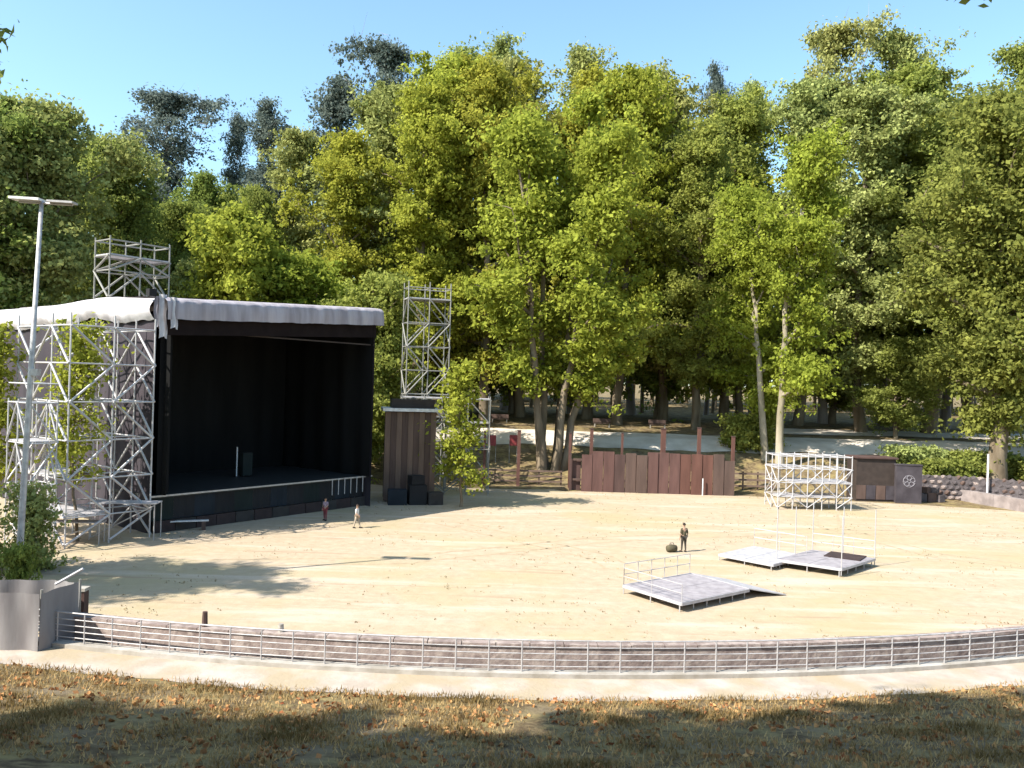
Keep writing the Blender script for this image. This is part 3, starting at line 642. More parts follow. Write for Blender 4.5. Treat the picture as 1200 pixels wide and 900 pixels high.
# ------------------------------------------------------------------ people
def person(label, loc, rz, Ht, pose, cloth):
    t = thing('person', label, 'person', loc, rz); s = Ht/1.75
    J = {'pel': (0, 0, .95), 'wai': (0, .0, 1.08), 'che': (0, .01, 1.28), 'nek': (0, .0, 1.46), 'hd0': (0, -.01, 1.54), 'hd1': (0, -.02, 1.66), 'hd2': (0, -.01, 1.73)}
    R = {'pel': .13, 'wai': .115, 'che': .135, 'nek': .055, 'hd0': .068, 'hd1': .088, 'hd2': .06}
    E = [('pel', 'wai'), ('wai', 'che'), ('che', 'nek'), ('nek', 'hd0'), ('hd0', 'hd1'), ('hd1', 'hd2')]
    for sd, sx in (('l', -1), ('r', 1)):
        st = pose.get('stride', .1)*sx; arm = pose.get('arm_'+sd, .0)
        J['hip'+sd] = (sx*.09, 0, .90); J['kne'+sd] = (sx*.10, -st*.5-.02, .49); J['ank'+sd] = (sx*.11, st*.1-st, .09); J['toe'+sd] = (sx*.13, -st-.15, .035)
        J['sho'+sd] = (sx*.18, .0, 1.40); J['elb'+sd] = (sx*.24, .03-arm*.12, 1.12+arm*.02); J['wri'+sd] = (sx*.23, -.06-arm*.32, .88+arm*.26); J['pal'+sd] = (sx*.23, -.09-arm*.38, .81+arm*.27)
        for k_, r_ in (('hip', .095), ('kne', .058), ('ank', .04), ('toe', .03), ('sho', .06), ('elb', .042), ('wri', .028), ('pal', .032)): R[k_+sd] = r_
        E += [('pel', 'hip'+sd), ('hip'+sd, 'kne'+sd), ('kne'+sd, 'ank'+sd), ('ank'+sd, 'toe'+sd), ('che', 'sho'+sd), ('sho'+sd, 'elb'+sd), ('elb'+sd, 'wri'+sd), ('wri'+sd, 'pal'+sd)]
        w = Vector(J['pal'+sd])
        for f in range(5):
            a = w+Vector((sx*-.0, (f-1.5)*.019, -.035)) if f < 4 else w+Vector((-sx*.02, -.045, .02)); ln = (.06, .075, .07, .05, .04)[f]
            J[f'f{f}a'+sd] = tuple(a); J[f'f{f}b'+sd] = tuple(a+Vector((-sx*.015, -.012, -ln)))
            R[f'f{f}a'+sd] = .010; R[f'f{f}b'+sd] = .008; E += [('pal'+sd, f'f{f}a'+sd), (f'f{f}a'+sd, f'f{f}b'+sd)]
    def skin(nm, keys, grow, m, extra=0):
        K = [k for k in J if keys(k)]; idx = {k: i for i, k in enumerate(K)}
        me = bpy.data.meshes.new(nm); me.from_pydata([tuple(Vector(J[k])*s) for k in K], [(idx[a], idx[b]) for a, b in E if a in idx and b in idx], [])
        o = bpy.data.objects.new(nm, me); COL.objects.link(o); md = o.modifiers.new('s', 'SKIN'); md.use_smooth_shade = True
        for k, i in idx.items():
            r = R[k]*s*grow+extra; me.skin_vertices[0].data[i].radius = (r, r)
        root = idx.get('pel', idx.get('che', 0)); me.skin_vertices[0].data[root].use_root = True
        sb = o.modifiers.new('b', 'SUBSURF'); sb.levels = 1; sb.render_levels = 1
        dg = bpy.context.evaluated_depsgraph_get(); dg.update(); me2 = bpy.data.meshes.new_from_object(o.evaluated_get(dg)); bpy.data.objects.remove(o)
        me2.materials.clear(); me2.materials.append(m); me2.name = nm; return link(nm, me2, t)
    sk = mat('skin_'+str(int(Ht*100)), (.42, .26, .18), .6)
    skin('body', lambda k: True, 1.0, sk)
    skin('trousers', lambda k: k[:3] in ('pel', 'hip', 'kne', 'ank'), 1.18, cloth[1])
    skin('shirt', lambda k: k in ('pel', 'wai', 'che') or k[:3] in ('sho', 'elb'), 1.2, cloth[0])
    for sx, sd in ((-1, 'l'), (1, 'r')):
        a = Vector(J['ank'+sd])*s; b = Vector(J['toe'+sd])*s
        MB().tube([(a.x, a.y+.05, .045), (a.x, a.y-.02, .05), (b.x, b.y, .04), (b.x, b.y-.03, .035)], [.05, .055, .05, .03], 8).build('shoe', M['skirt_d'], t, smooth=True)
    hd = Vector(J['hd1'])*s
    mb = MB(); mb.grid(lambda u, v: hd + Vector((.098*s*math.cos(2*math.pi*u)*math.cos(v*1.5), .012+.108*s*math.sin(2*math.pi*u)*math.cos(v*1.5), .0+.12*s*math.sin(v*1.5)-.015*(1-v)+(.03 if math.sin(2*math.pi*u) < 0 and v < .2 else 0))), 16, 6)
    mb.build('hair', cloth[2], t, smooth=True)
    for sx in (-1, 1): MB().box(hd+Vector((sx*.088*s, .01, -.01)), (.02, .035, .055)).build('ear', sk, t)
    MB().tube([hd+Vector((0, -.085*s, .015)), hd+Vector((0, -.112*s, -.02))], [.008, .016], 6).build('nose', sk, t)
    for sx in (-1, 1): MB().tube([hd+Vector((sx*.032, -.08*s, .015)), hd+Vector((sx*.032, -.092*s, .015))], .009, 6).build('eye', M['skirt_d'], t)
    MB().box(hd+Vector((0, -.082*s, -.05)), (.045, .012, .008)).build('mouth', M['plinth_r'], t)
    return t
c_olive = mat('dark_olive_cloth', (.10, .085, .05), .9); c_dark = mat('dark_trouser_cloth', (.06, .05, .04), .9); c_hair = mat('dark_hair', (.03, .02, .015), .8)
c_white = mat('white_shirt_cloth', (.75, .72, .68), .9); c_beige = mat('beige_cloth', (.45, .38, .30), .9); c_lav = mat('mauve_shirt_cloth', (.33, .25, .30), .9); c_mar = mat('maroon_cloth', (.20, .05, .06), .9)
person('person in dark olive clothes standing behind the ramp platform', tuple(on_z(801, 647)), math.radians(200), 1.78, {'stride': .05}, (c_olive, c_dark, c_hair))
person('person in white top and beige trousers walking in front of the stage', tuple(on_z(418, 619)), math.radians(75), 1.6, {'stride': .22, 'arm_l': .5}, (c_white, c_beige, c_hair))
person('person in mauve top and maroon trousers standing in the stage shadow', tuple(on_z(381, 610)), math.radians(-20), 1.62, {'stride': .06, 'arm_r': .8}, (c_lav, c_mar, c_hair))
t = thing('holdall_bag', 'dark holdall bag on the floor left of the person in olive', 'bag', tuple(on_z(787, 647)), .4)
MB().tube([(-.34, 0, .22), (-.3, 0, .22), (0, 0, .24), (.3, 0, .22), (.34, 0, .22)], [.1, .2, .24, .2, .1], 10).build('bag_body', c_olive, t, smooth=True)
MB().tube([(-.16, 0, .42), (-.12, 0, .56), (.12, 0, .56), (.16, 0, .42)], .02, 6).build('handle', c_dark, t)

# ------------------------------------------------------------------ trees
def leaf_mesh(name, C, n_per, spread, size, rng, mtl, tint=None, flat=.7, elong=1.5):
    C = np.asarray(C); k = len(C)
    cnt = rng.poisson(n_per, k); idx = np.repeat(np.arange(k), cnt); N = len(idx)
    sp = spread*rng.uniform(.55, 1.35, k)
    off = rng.normal(size=(N, 3)); rad = np.linalg.norm(off, axis=1, keepdims=True); off = off*.5
    off *= sp[idx][:, None]; off[:, 2] *= flat
    P = C[idx]+off
    nrm = off/np.maximum(1e-6, np.linalg.norm(off, axis=1, keepdims=True))*.5 + rng.normal(size=(N, 3))*.6 + np.array([0, 0, .45]); nrm /= np.linalg.norm(nrm, axis=1, keepdims=True)
    r = rng.normal(size=(N, 3)) + np.array([0, 0, -.6]); a = np.cross(nrm, r); a /= np.maximum(1e-6, np.linalg.norm(a, axis=1, keepdims=True)); b = np.cross(nrm, a)
    s = size*rng.uniform(.6, 1.4, N)[:, None]
    a = a*s*.5; b = b*s*.5*elong
    curl = nrm*s*.18
    Vt = np.empty((N, 4, 3), dtype=np.float32); Vt[:, 0] = P-b-curl; Vt[:, 1] = P+a; Vt[:, 2] = P+b-curl; Vt[:, 3] = P-a
    me = bpy.data.meshes.new(name); me.vertices.add(N*4); me.vertices.foreach_set('co', Vt.ravel())
    me.loops.add(N*4); me.loops.foreach_set('vertex_index', np.arange(N*4, dtype=np.int32))
    me.polygons.add(N); me.polygons.foreach_set('loop_start', np.arange(0, N*4, 4, dtype=np.int32))
    ct = rng.uniform(0, 1, k) if tint is None else tint
    tv = np.clip(ct[idx]*.6 + rng.uniform(0, .5, N), 0, 1).astype(np.float32)
    me.update(calc_edges=True)
    at = me.attributes.new('tint', 'FLOAT', 'FACE'); at.data.foreach_set('value', tv)
    me.materials.append(mtl); return me
def tree_meshes(seed, H, R, cb=.2, nl=26, n_per=70, size=.42, spread=1.5, stems=1, tr=.45, style='round', m_leaf='lf_y', m_bark='bark', extra=(), bare=0.0, droop=.35, twig=.9, up=(20, 50)):
    rng = np.random.default_rng(seed); rnd = random.Random(seed)
    tk = MB(); C = []; C2 = []
    def limb(p, d, L, r, depth, upw):
        pts = [p.copy()]; n = 5; dd = d.copy()
        for i in range(n):
            dd = (dd + Vector((rnd.gauss(0, .16), rnd.gauss(0, .16), rnd.gauss(0, .12)+upw*(1 if i < 3 else -.8)))).normalized()
            pts.append(pts[-1] + dd*(L/n))
        tk.tube(pts, [r*(1-.8*i/n) for i in range(n+1)], 5 if depth else 6, cap=False)
        for i in range(2 if depth == 0 else 1, n+1):
            if rnd.random() > bare: C.append(pts[i] + Vector((rnd.gauss(0, .3), rnd.gauss(0, .3), rnd.gauss(0, .3))))
        if depth < 1:
            for k in range(rnd.randint(4, 6)):
                i = rnd.randint(1, n); az = rnd.uniform(0, 6.28)
                side = Vector((math.cos(az), math.sin(az), rnd.uniform(-.3, .5)))
                limb(pts[i], (dd*.6+side*.8).normalized(), L*rnd.uniform(.28, .5), r*.35, depth+1, -.05)
        elif L > 1.5:
            q = pts[-1] + Vector((rnd.gauss(0, .8), rnd.gauss(0, .8), -rnd.uniform(.2, 1.4)*droop*2)); C.append(q)
    def prof(t):
        if style == 'round': return (math.sin(math.pi*min(1, (t*.92+.08)))**.6)
        if style == 'tall': return .75 + .35*math.sin(t*9+seed) if t < .72 else (.95-(t-.72)*2.4)
        if style == 'spire': return 1.0-.82*t
        return 1.0 if t > .55 else .45                       # 'umbrella'
    for s_ in range(stems):
        az = 2*math.pi*s_/max(1, stems)+rnd.uniform(-.4, .4); lean = 0 if stems == 1 else rnd.uniform(.07, .2)
        base = Vector((0, 0, -.4)) if stems == 1 else Vector((math.cos(az)*.9, math.sin(az)*.6, -.4)); h = H*(1 if stems == 1 else rnd.uniform(.8, 1.0))
        pts = []; x = y = 0.0; n = 12
        for i in range(n+1):
            t = i/n; x += rnd.gauss(0, .012*H*.5); y += rnd.gauss(0, .012*H*.5)
            pts.append(base + Vector((x+math.cos(az)*lean*h*t, y+math.sin(az)*lean*h*t, t*h*.97+.4*0)))
        r0 = tr if stems == 1 else tr*.55
        tk.tube(pts, [r0*(1.25 if i == 0 else 1)*(1-.9*(i/n)**1.1) for i in range(n+1)], 9, cap=False)
        m = max(8, nl//stems)
        for k in range(m):
            t = cb+(1-cb)*((k+rnd.random())/m); fi = t*n; i = min(int(fi), n-1); p = pts[i].lerp(pts[i+1], fi-i)
            tt = (t-cb)/(1-cb); az2 = k*2.4+rnd.uniform(-.5, .5)
            if stems > 1: az2 = az+rnd.gauss(0, 1.0)
            el = math.radians(up[0]+up[1]*tt**1.2+rnd.uniform(-16, 16)); L = R*prof(tt)*rnd.uniform(.55, 1.15)*(1 if stems == 1 else .8)
            L = max(1.2, min(L, (H*1.02-p.z)/max(.25, math.sin(el))))
            limb(p, Vector((math.cos(az2)*math.cos(el), math.sin(az2)*math.cos(el), math.sin(el))), L, max(.07, r0*(1-t)*.6+.05), 0, .07 if tt > .4 else -.02)
        C.append(pts[-1]); C.append(pts[-1]+Vector((.4, .3, .6)))
    for a, b in extra:                                        # named reaching boughs
        a, b = Vector(a), Vector(b); pts = [a.lerp(b, q/6)+Vector((0, 0, 1.2*math.sin(math.pi*q/6))) for q in range(7)]
        tk.tube(pts, [.14*(1-.85*q/6) for q in range(7)], 6, cap=False)
        for q in range(4, 7):
            for e_ in range(3): C2.append(pts[q]+Vector((rnd.gauss(0, .15), rnd.gauss(0, .15), rnd.gauss(-.1, .12))))
    C = np.array([tuple(c) for c in C])
    K = C[rng.integers(0, len(C), int(len(C)*twig))] + rng.normal(size=(int(len(C)*twig), 3))*np.array([1.0, 1.0, .9])*spread*1.15
    C = np.vstack([C, K]); C[:, 2] = np.minimum(C[:, 2], H*1.01)
    r = [tk.mesh('trunk', M[m_bark], True), leaf_mesh('crown', C, n_per, spread, size, rng, M[m_leaf])]
    if C2: r.append(leaf_mesh('hanging_twigs', [tuple(c) for c in C2], 26, .34, .10, rng, M[m_leaf], elong=2.2))
    return r
def put_tree(meshes, name, label, loc, sc=1.0, rz=0.0, group=None, leaf=None, scz=None, cat='tree'):
    t = thing(name, label, cat, loc, rz, group); t.scale = (sc, sc, scz or sc)
    for nm, me in zip(('trunk', 'crown', 'hanging_twigs'), meshes):
        o = link(nm, me, t)
        if nm == 'hanging_twigs': o['kind'] = 'stuff'
        if nm == 'crown' and leaf: o.material_slots[0].link = 'OBJECT'; o.material_slots[0].material = M[leaf]
    return t
VAR = {}
def variant(key):
    if key in VAR: return VAR[key]
    k = key[0]; s = key[1]
    if k == 'big':   r = tree_meshes(100+s, 36, 8.0, cb=.17, nl=32, n_per=32, size=.27, spread=.95, twig=.6, tr=.55, style='round' if s % 2 else 'tall', up=(15, 55))
    if k == 'multi': r = tree_meshes(200+s, 36, 8.0, cb=.24, nl=40, n_per=28, size=.27, spread=.95, twig=.55, stems=6, tr=.7, up=(35, 45))
    if k == 'twin':  r = tree_meshes(230+s, 34, 8.5, cb=.2, nl=34, n_per=30, size=.27, spread=.95, twig=.6, stems=2, tr=.8, m_bark='bark_p')
    if k == 'dense': r = tree_meshes(300+s, 34, 9.0, cb=.16, nl=36, n_per=38, size=.28, spread=1.15, twig=.7, tr=.8, style='round', m_leaf='lf_d')
    if k == 'euc':   r = tree_meshes(400+s, 44, 6.5, cb=.4, nl=24, n_per=17, size=.27, spread=.95, tr=.55, style='tall', m_leaf='lf_e', m_bark='bark_e', twig=.6, up=(35, 40))
    if k == 'umb':   r = tree_meshes(450+s, 44, 8.5, cb=.5, nl=24, n_per=19, size=.27, spread=1.0, tr=.6, style='umbrella', m_leaf='lf_e', m_bark='bark_e', twig=.6, up=(20, 50))
    if k == 'low':   r = tree_meshes(500+s, 18, 6.0, cb=.14, nl=24, n_per=28, size=.27, spread=.9, twig=.6, tr=.35, style='round', m_leaf='lf_y')
    VAR[key] = r; return r
BASEH = {'big': 36, 'multi': 36, 'twin': 34, 'dense': 34, 'euc': 44, 'umb': 44, 'low': 18}
TREES = [
 # px, depth, top py, variant, leaf, width factor, name, label
 (648, 85, 78, ('multi', 0), 'lf_y', 1.0, 'broadleaf_tree', 'yellow-green tree with a bundle of slender stems left of the hoarding'),
 (565, 105, 82, ('big', 1), 'lf_y', 1.0, 'broadleaf_tree', 'yellow-green tree behind the red and white signs'),
 (484, 101, 98, ('big', 2), 'lf_y', .95, 'broadleaf_tree', 'yellow-green tree directly behind the slim right scaffold tower'),
 (405, 104, 160, ('big', 3), 'lf_y', .95, 'broadleaf_tree', 'bright yellow-green tree behind the right half of the stage roof'),
 (722, 107, 92, ('big', 4), 'lf_y', 1.0, 'broadleaf_tree', 'yellow-green tree behind the middle of the brown hoarding'),
 (815, 103, 150, ('big', 5), 'lf_g', .95, 'broadleaf_tree', 'fresh green tree with pale trunk behind the right end of the hoarding'),
 (910, 88, 165, ('twin', 0), 'lf_y', .95, 'broadleaf_tree', 'leafy tree on two pale trunks behind the silver scaffold'),
 (1012, 106, 118, ('big', 6), 'lf_m', 1.1, 'broadleaf_tree', 'olive tree with low boughs above the dark cabin'),
 (1088, 108, 150, ('dense', 0), 'lf_o', 1.05, 'broadleaf_tree', 'dark olive tree above the rubble wall'),
 (1168, 84, 120, ('dense', 1), 'lf_d', 1.0, 'broadleaf_tree', 'big dark tree with thick trunk behind the white marker post'),
 (1260, 92, 100, ('dense', 2), 'lf_d', 1.1, 'broadleaf_tree', 'dark tree cut by the right edge of the picture'),
 (285, 88, 258, ('low', 0), 'lf_y', 1.1, 'broadleaf_tree', 'bright yellow tree low behind the left half of the stage roof'),
 (225, 92, 315, ('low', 1), 'lf_m', 1.0, 'broadleaf_tree', 'small dull green tree just right of the rooftop scaffold frame'),
 (350, 90, 308, ('low', 2), 'lf_y', 1.1, 'broadleaf_tree', 'yellow-green tree low behind the middle of the stage roof'),
 (430, 82, 330, ('low', 0), 'lf_g', .9, 'broadleaf_tree', 'small green tree just behind the right end of the stage roof'),
 (-45, 76, 118, ('dense', 1), 'lf_o', 1.05, 'broadleaf_tree', 'olive tree cut by the left edge of the picture'),
 (48, 80, 135, ('dense', 0), 'lf_m', 1.0, 'broadleaf_tree', 'large olive tree behind the lamp post head'),
 (128, 92, 172, ('dense', 2), 'lf_o', .95, 'broadleaf_tree', 'olive tree behind the rooftop scaffold frame'),
 (75, 98, 170, ('big', 3), 'lf_d', 1.0, 'broadleaf_tree', 'dark green tree deep behind the left canvas of the roof'),
 (205, 102, 245, ('dense', 0), 'lf_d', .85, 'broadleaf_tree', 'dark tree under the round-crowned eucalyptus'),
 (290, 108, 225, ('dense', 2), 'lf_d', .8, 'broadleaf_tree', 'dark tree between the thin blue trees and the yellow one'),
 (188, 126, 118, ('umb', 1), 'lf_e', 1.1, 'eucalyptus_tree', 'blue-green round-crowned eucalyptus above the left woods'),
 (268, 132, 132, ('euc', 0), 'lf_e', .55, 'eucalyptus_tree', 'thin blue eucalyptus right of the round-crowned one'),
 (313, 128, 124, ('euc', 1), 'lf_e', .95, 'eucalyptus_tree', 'sparse blue eucalyptus standing against open sky at left'),
 (380, 130, 94, ('euc', 2), 'lf_e', 1.05, 'eucalyptus_tree', 'blue-grey eucalyptus rising left of the tallest central crowns'),
 (440, 124, 66, ('umb', 1), 'lf_e', .85, 'eucalyptus_tree', 'grey-green eucalyptus at the left shoulder of the central woods'),
 (522, 122, 48, ('euc', 0), 'lf_m', 1.15, 'eucalyptus_tree', 'tallest wispy eucalyptus above the central woods'),
 (590, 128, 52, ('euc', 1), 'lf_m', 1.0, 'eucalyptus_tree', 'wispy tree right of the tallest central one'),
 (672, 122, 62, ('euc', 2), 'lf_m', 1.0, 'eucalyptus_tree', 'pale wispy tree above the bundle-stemmed tree'),
 (738, 124, 76, ('euc', 0), 'lf_m', 1.0, 'eucalyptus_tree', 'pale wispy tree at the right shoulder of the central woods'),
 (830, 130, 80, ('euc', 1), 'lf_e', .55, 'eucalyptus_tree', 'thin sparse eucalyptus standing in the gap right of centre'),
 (880, 122, 100, ('euc', 2), 'lf_m', .8, 'eucalyptus_tree', 'low wispy tree just right of the sparse gap tree'),
 (968, 118, 42, ('umb', 1), 'lf_m', .9, 'eucalyptus_tree', 'tall open-crowned tree topping the right-hand woods'),
 (1040, 118, 56, ('umb', 0), 'lf_m', .9, 'eucalyptus_tree', 'tall tree right beside the open-crowned summit of the right woods'),
 (1105, 116, 92, ('euc', 1), 'lf_o', 1.1, 'eucalyptus_tree', 'descending shoulder tree of the right-hand woods'),
 (1195, 120, 62, ('umb', 1), 'lf_o', .9, 'eucalyptus_tree', 'tall tree at the upper right edge of the picture'),
 (445, 112, 112, ('big', 4), 'lf_m', 1.05, 'broadleaf_tree', 'grey-green tree between the stage roof end and the slim tower, farther back'),
 (528, 113, 84, ('big', 0), 'lf_y', 1.1, 'broadleaf_tree', 'high yellow-green crown below the tallest wispy eucalyptus'),
 (612, 114, 76, ('big', 2), 'lf_m', 1.1, 'broadleaf_tree', 'high pale green crown behind the bundle-stemmed tree'),
 (690, 115, 88, ('big', 3), 'lf_y', 1.1, 'broadleaf_tree', 'high yellow-green crown right of the bundle-stemmed tree'),
 (772, 115, 104, ('big', 1), 'lf_m', 1.05, 'broadleaf_tree', 'pale green crown between the two central skyline gaps'),
 (852, 115, 118, ('big', 5), 'lf_g', 1.05, 'broadleaf_tree', 'fresh green crown below the sparse gap eucalyptus'),
 (935, 114, 105, ('big', 6), 'lf_m', 1.05, 'broadleaf_tree', 'pale green crown left of the open-crowned summit tree'),
 (1062, 112, 92, ('big', 0), 'lf_g', 1.1, 'broadleaf_tree', 'green crown right of the open-crowned summit tree'),
 (1140, 113, 128, ('big', 2), 'lf_o', 1.1, 'broadleaf_tree', 'olive crown in the skyline dip at right'),
 (150, 112, 240, ('dense', 0), 'lf_d', .8, 'broadleaf_tree', 'dark tree seen through the rooftop scaffold frame'),
 (238, 116, 212, ('dense', 1), 'lf_d', .75, 'broadleaf_tree', 'dark tree closing the gap left of the thin blue eucalyptus pair'),
 (340, 116, 165, ('big', 6), 'lf_m', .9, 'broadleaf_tree', 'dull green crown just right of the thin blue eucalyptus pair'),
 (600, 120, 300, ('low', 1), 'lf_g', 1.3, 'broadleaf_tree', 'shaded green tree behind the slender stems'),
 (690, 121, 290, ('low', 2), 'lf_g', 1.3, 'broadleaf_tree', 'shaded green tree behind the left posts of the hoarding'),
 (770, 118, 250, ('low', 0), 'lf_g', 1.4, 'broadleaf_tree', 'mid green tree between the two bright crowns over the hoarding'),
 (865, 116, 215, ('low', 1), 'lf_y', 1.4, 'broadleaf_tree', 'bright low tree left of the two pale trunks'),
 (975, 118, 310, ('low', 2), 'lf_o', 1.4, 'broadleaf_tree', 'olive low tree filling below the sky gap'),
 (1050, 100, 400, ('low', 0), 'lf_o', 1.0, 'broadleaf_tree', 'small tree in front of the far bright path at right'),
 (525, 118, 320, ('low', 0), 'lf_d', 1.3, 'broadleaf_tree', 'dark tree in the shade right of the slim scaffold tower'),
]
rr_ = random.Random(21)
for px, d, top, key, leaf, wf, nm, lab in TREES:
    x = at_d(px, 450, d).x; g = gz(x, d); ztop = at_d(px, top, d).z; H = ztop-g
    sz = H/BASEH[key[0]]
    grp = 'tall eucalyptus trees behind the woods' if nm == 'eucalyptus_tree' else 'broadleaf trees around the arena'
    put_tree(variant(key), nm, lab, (x, d, g), wf*min(1.15, max(.8, sz)), rr_.uniform(0, 6.28), grp, leaf, scz=sz)
# far wood closing the view
def far_wood():
    rng = np.random.default_rng(5); C = []
    for k in range(1500):
        px = rng.uniform(-150, 1350); d = rng.uniform(150, 190); top = 300+60*math.sin(px*.013)+40*math.sin(px*.041+1)
        x = (px-600)/F*d; z0 = 7.0; zt = 10+(450-top)/F*d; z = z0 + 3.5 + (zt-z0-3.5)*rng.uniform(0, 1)**.8
        C.append((x, d, z))
    me = leaf_mesh('far_wood', C, 45, 3.2, .95, rng, M['lf_d']); link('far_wood', me, kind='stuff', label='dark far wood closing the view behind all the trees', cat='wood')
    mb = MB()
    for k in range(130):
        px = -150+1500*k/130+rng.uniform(-5, 5); d = rng.uniform(128, 180); x = (px-600)/F*d; g = gz(x, d)
        mb.tube([(x, d, g-.3), (x+rng.normal()*.3, d, g+6), (x+rng.normal()*.6, d, g+14)], [rng.uniform(.2, .5), .25, .15], 6, cap=False)
    mb.build('far_trunks', M['bark'], smooth=True, kind='stuff', label='row of thin trunks at the edge of the far wood', cat='wood')
far_wood()
# young trees and bushes
def small_plant(name, label, cat, loc, H, R, seed, leaf, n_per=50, size=.2, spread=.55, cb=.1, nl=16, tr=.07, stems=1):
    ms = tree_meshes(seed, H, R, cb=cb, nl=nl, n_per=n_per, size=size, spread=spread, tr=tr, style='round', m_leaf=leaf, stems=stems, droop=.1)
    return put_tree(ms, name, label, loc, 1.0, 0, None, None, cat=cat)
p = on_z(541, 578); small_plant('young_tree', 'slender yellow-green young tree growing beside the right scaffold platform', 'tree', tuple(on_z(541, 594)), 11.4, 1.7, 601, 'lf_y', 5, .22, .55, cb=.2, nl=14, tr=.12)
p = at_d(92, 620, 48.5); small_plant('young_tree', 'thin leafy tree growing through the left scaffold tower', 'tree', (p.x, p.y, 0), 12.6, 1.5, 602, 'lf_y', 4, .20, .5, cb=.35, nl=14, tr=.1)
p = at_d(8, 620, 50); small_plant('young_tree', 'thin yellow-green tree behind the lamp post', 'tree', (p.x-1.0, p.y, 0), 12.5, 1.6, 603, 'lf_y', 5, .2, .5, cb=.25, nl=14, tr=.09)
p = on_z(8, 668); small_plant('shrub', 'green shrub behind the tarpaulin, left of the lamp post', 'shrub', (p.x, p.y, 0), 4.2, 1.0, 604, 'lf_m', 8, .15, .38, cb=.05, nl=18, tr=.06, stems=2)
p = on_z(34, 690); small_plant('shrub', 'small fresh green shrub just behind the tarpaulin top', 'shrub', (p.x, p.y-2, .0), 2.1, .7, 606, 'lf_g', 12, .14, .3, cb=.05, nl=9, tr=.04, stems=2).scale = (.55, .55, 1.0)
for i, (px, d, H, R, lf, lab) in enumerate(((1110, 84.5, 1.9, 2.4, 'lf_d', 'dull green bush on the rubble wall, left one'), (1150, 87, 1.8, 2.4, 'lf_o', 'low olive bush behind the rubble wall, middle one'), (1215, 85, 2.0, 2.4, 'lf_d', 'dull green bush at the right end of the rubble wall'), (1070, 88, 1.8, 2.2, 'lf_m', 'grass-green bush behind the painted wall'), (880, 92, 3.4, 2.0, 'lf_g', 'light green bush left of the pale twin trunks'))):
    x = at_d(px, 540, d).x; small_plant('shrub', lab, 'shrub', (x, d, gz(x, d)), H, R, 620+i, lf, 14, .24, .6, cb=.05, nl=16, tr=.06, stems=2)
# trees on the viewer's own bank: they shade the foreground and dip twigs into the top corners
def local(px, py, y, tx, ty):
    q = at_d(px, py, y); return (q.x-tx, y-ty, q.z-gz(tx, ty))
NT = [
 (-38, 1.0, 26, 6.2, 'tree on the bank farthest left of the viewpoint', ()),
 (-31, .5, 25, 6.2, 'tree on the bank left of the viewpoint, second from the far end', ()),
 (-24.5, 1.5, 26, 6.2, 'tree on the bank left of the viewpoint, third from the far end', ()),
 (-18.5, 2.5, 25, 6.2, 'tree on the bank whose bough dips into the top left corner', ((local(-220, -260, 13, -18.5, 2.5), local(-6, 30, 14, -18.5, 2.5)), (local(-220, -230, 13, -18.5, 2.5), local(-22, 75, 14.4, -18.5, 2.5)))),
 (-12.5, 4.2, 25, 6.2, 'tree on the bank close left of the viewpoint', ()),
 (-7, 7.5, 25, 5.6, 'tree low on the bank, nearest the left edge of the view', ()),
 (-30, -11, 27, 6.5, 'unseen tree added well behind the viewpoint to block sky light, leftmost of its row', ()),  # this back row is added out of view to cut skylight on the foreground
 (-20, -10, 27, 6.5, 'unseen tree added well behind the viewpoint to block sky light, middle of its row', ()),
 (-10, -9, 27, 6.5, 'unseen tree added well behind the viewpoint to block sky light, rightmost of its row', ()),
 (-3.6, 2.2, 26, 6.0, 'tree on the bank straight behind the viewpoint', ()),
 (4.6, 3.5, 25, 6.0, 'tree on the bank whose twig dips into the top right of the sky', ((local(1120, -360, 10, 4.6, 3.5), local(1150, -42, 11, 4.6, 3.5)),)),
]
near = [tree_meshes(700+i, 25, 6.5, cb=.5, nl=19, n_per=95, size=.27, spread=.8, tr=.4, bare=.5, twig=.3, style='round', m_leaf='lf_o', extra=e) for i, e in ((0, ()), (1, NT[3][5]), (2, NT[10][5]))]
for i, (x, y, H, R, lab, ex) in enumerate(NT):
    me = near[1] if i == 3 else near[2] if i == 10 else near[0]
    put_tree(me, 'broadleaf_tree', lab, (x, y, gz(x, y)), 1.0 if ex else R/6.5, 0 if ex else i*1.3, 'trees on the bank behind the viewpoint', None, scz=1.0 if ex else H/25)
for i, (x, y, H, s, lab) in enumerate(((-35, 28.5, 23, .95, 'tall tree standing left of the tarpaulin beyond the frame'),)):
    put_tree(variant(('dense', 0)), 'broadleaf_tree', lab, (x, y, gz(x, y)), s*.62, 1.0+2*i, 'trees left of the arena', 'lf_o', scz=H/34)

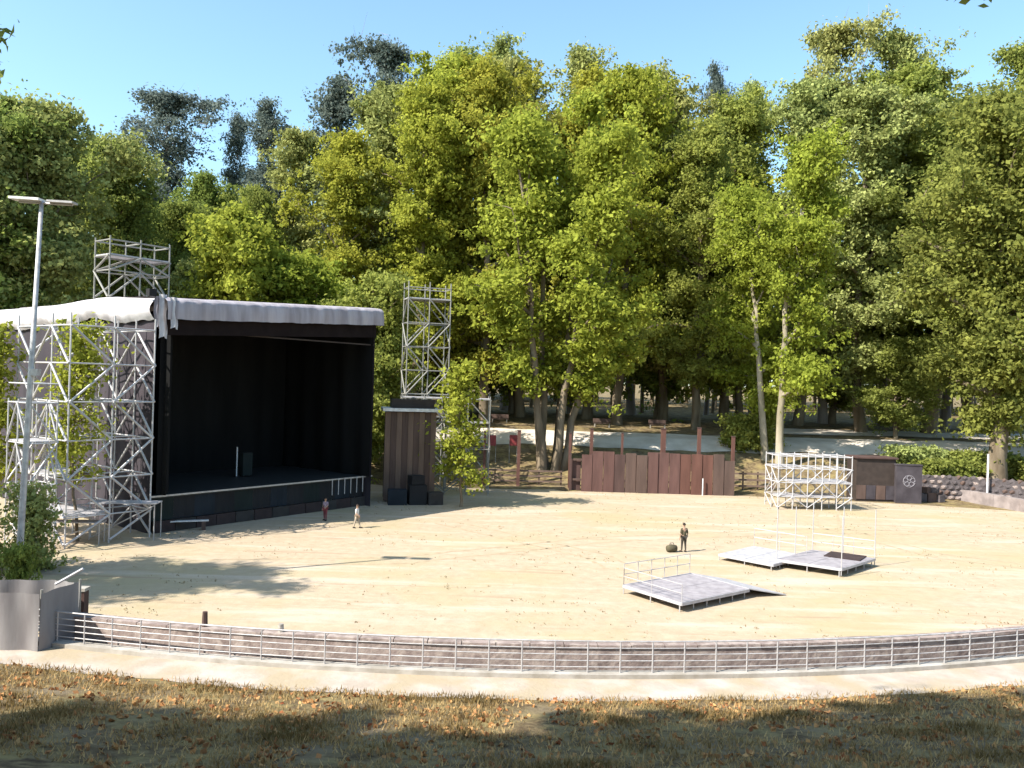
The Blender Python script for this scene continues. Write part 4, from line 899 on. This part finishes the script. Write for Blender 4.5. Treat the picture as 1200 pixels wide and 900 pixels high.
# ------------------------------------------------------------------ grass and litter on the bank
def bank_grass():
    rng = np.random.default_rng(11); N = 90000
    a = rng.uniform(-17, 24, N); s = 1.85+10.0*rng.uniform(0, 1, N)**.9
    t = -math.pi/2+a/RA; x = CX+(RA+s)*np.cos(t); y = CY+(RA+s)*np.sin(t)
    dens = np.array([mnoise.noise(Vector((x[i]*.5, y[i]*.5, 5))) for i in range(N)]); keep = rng.uniform(-.5, .4, N) < dens; x, y, dens = x[keep], y[keep], dens[keep]; N = len(x)
    z = np.array([gz(x[i], y[i]) for i in range(N)])
    h = rng.uniform(.05, .17, N)*(1+.6*np.clip(dens, 0, 1)); w = rng.uniform(.012, .028, N); az = rng.uniform(0, 6.28, N); lx = rng.normal(0, .06, N); ly = rng.normal(0, .06, N)
    Vt = np.empty((N, 3, 3), np.float32)
    Vt[:, 0] = np.c_[x-np.cos(az)*w, y-np.sin(az)*w, z-.01]; Vt[:, 1] = np.c_[x+np.cos(az)*w, y+np.sin(az)*w, z-.01]; Vt[:, 2] = np.c_[x+lx, y+ly, z+h]
    me = bpy.data.meshes.new('dry_grass'); me.vertices.add(N*3); me.vertices.foreach_set('co', Vt.ravel()); me.loops.add(N*3); me.loops.foreach_set('vertex_index', np.arange(N*3, dtype=np.int32)); me.polygons.add(N); me.polygons.foreach_set('loop_start', np.arange(0, N*3, 3, dtype=np.int32)); me.update(calc_edges=True)
    at = me.attributes.new('tint', 'FLOAT', 'FACE'); at.data.foreach_set('value', np.clip(.5-dens*.9+rng.uniform(-.3, .3, N), 0, 1).astype(np.float32))
    me.materials.append(leafmat('dry_grass_blade', (.15, .11, .04), (.60, .44, .20), .3)); link('dry_grass', me, kind='stuff', label='dry tufted grass on the bank', cat='grass')
    n = 9000; a = rng.uniform(-17, 24, n); s = rng.uniform(2.2, 12, n); t = -math.pi/2+a/RA; x = CX+(RA+s)*np.cos(t); y = CY+(RA+s)*np.sin(t)
    C = np.array([(x[i], y[i], gz(x[i], y[i])+.03) for i in range(n) if mnoise.noise(Vector((x[i]*.7, y[i]*.9, 11)))+rng.uniform(-.35, .2) > -.05])
    me = leaf_mesh('leaf_litter', C, 1.3, .02, .11, rng, leafmat('fallen_leaf', (.22, .07, .03), (.55, .34, .14), .1), flat=.2); link('leaf_litter', me, kind='stuff', label='brown and orange fallen leaves scattered on the bank', cat='leaves')
bank_grass()

def arena_tufts():
    rng = np.random.default_rng(17); C = []
    while len(C) < 2500:
        x = rng.uniform(-30, 50); y = 93-rng.uniform(14, 63)
        if math.hypot(x-CX, y-CY) > 63 or y > REAR(x)-.5: continue
        if mnoise.noise(Vector((x*.16, y*.22, 3)))*1.4+rng.uniform(-.5, .3) < .02: continue
        C.append((x, y, .045))
    me = leaf_mesh('dry_tufts', C, 2.2, .22, .055, rng, leafmat('straw_tuft', (.26, .21, .11), (.44, .36, .21), .2), flat=.12); link('dry_tufts', me, kind='stuff', label='sparse dry tufts and crumbs scattered over the arena floor', cat='grass')
arena_tufts()
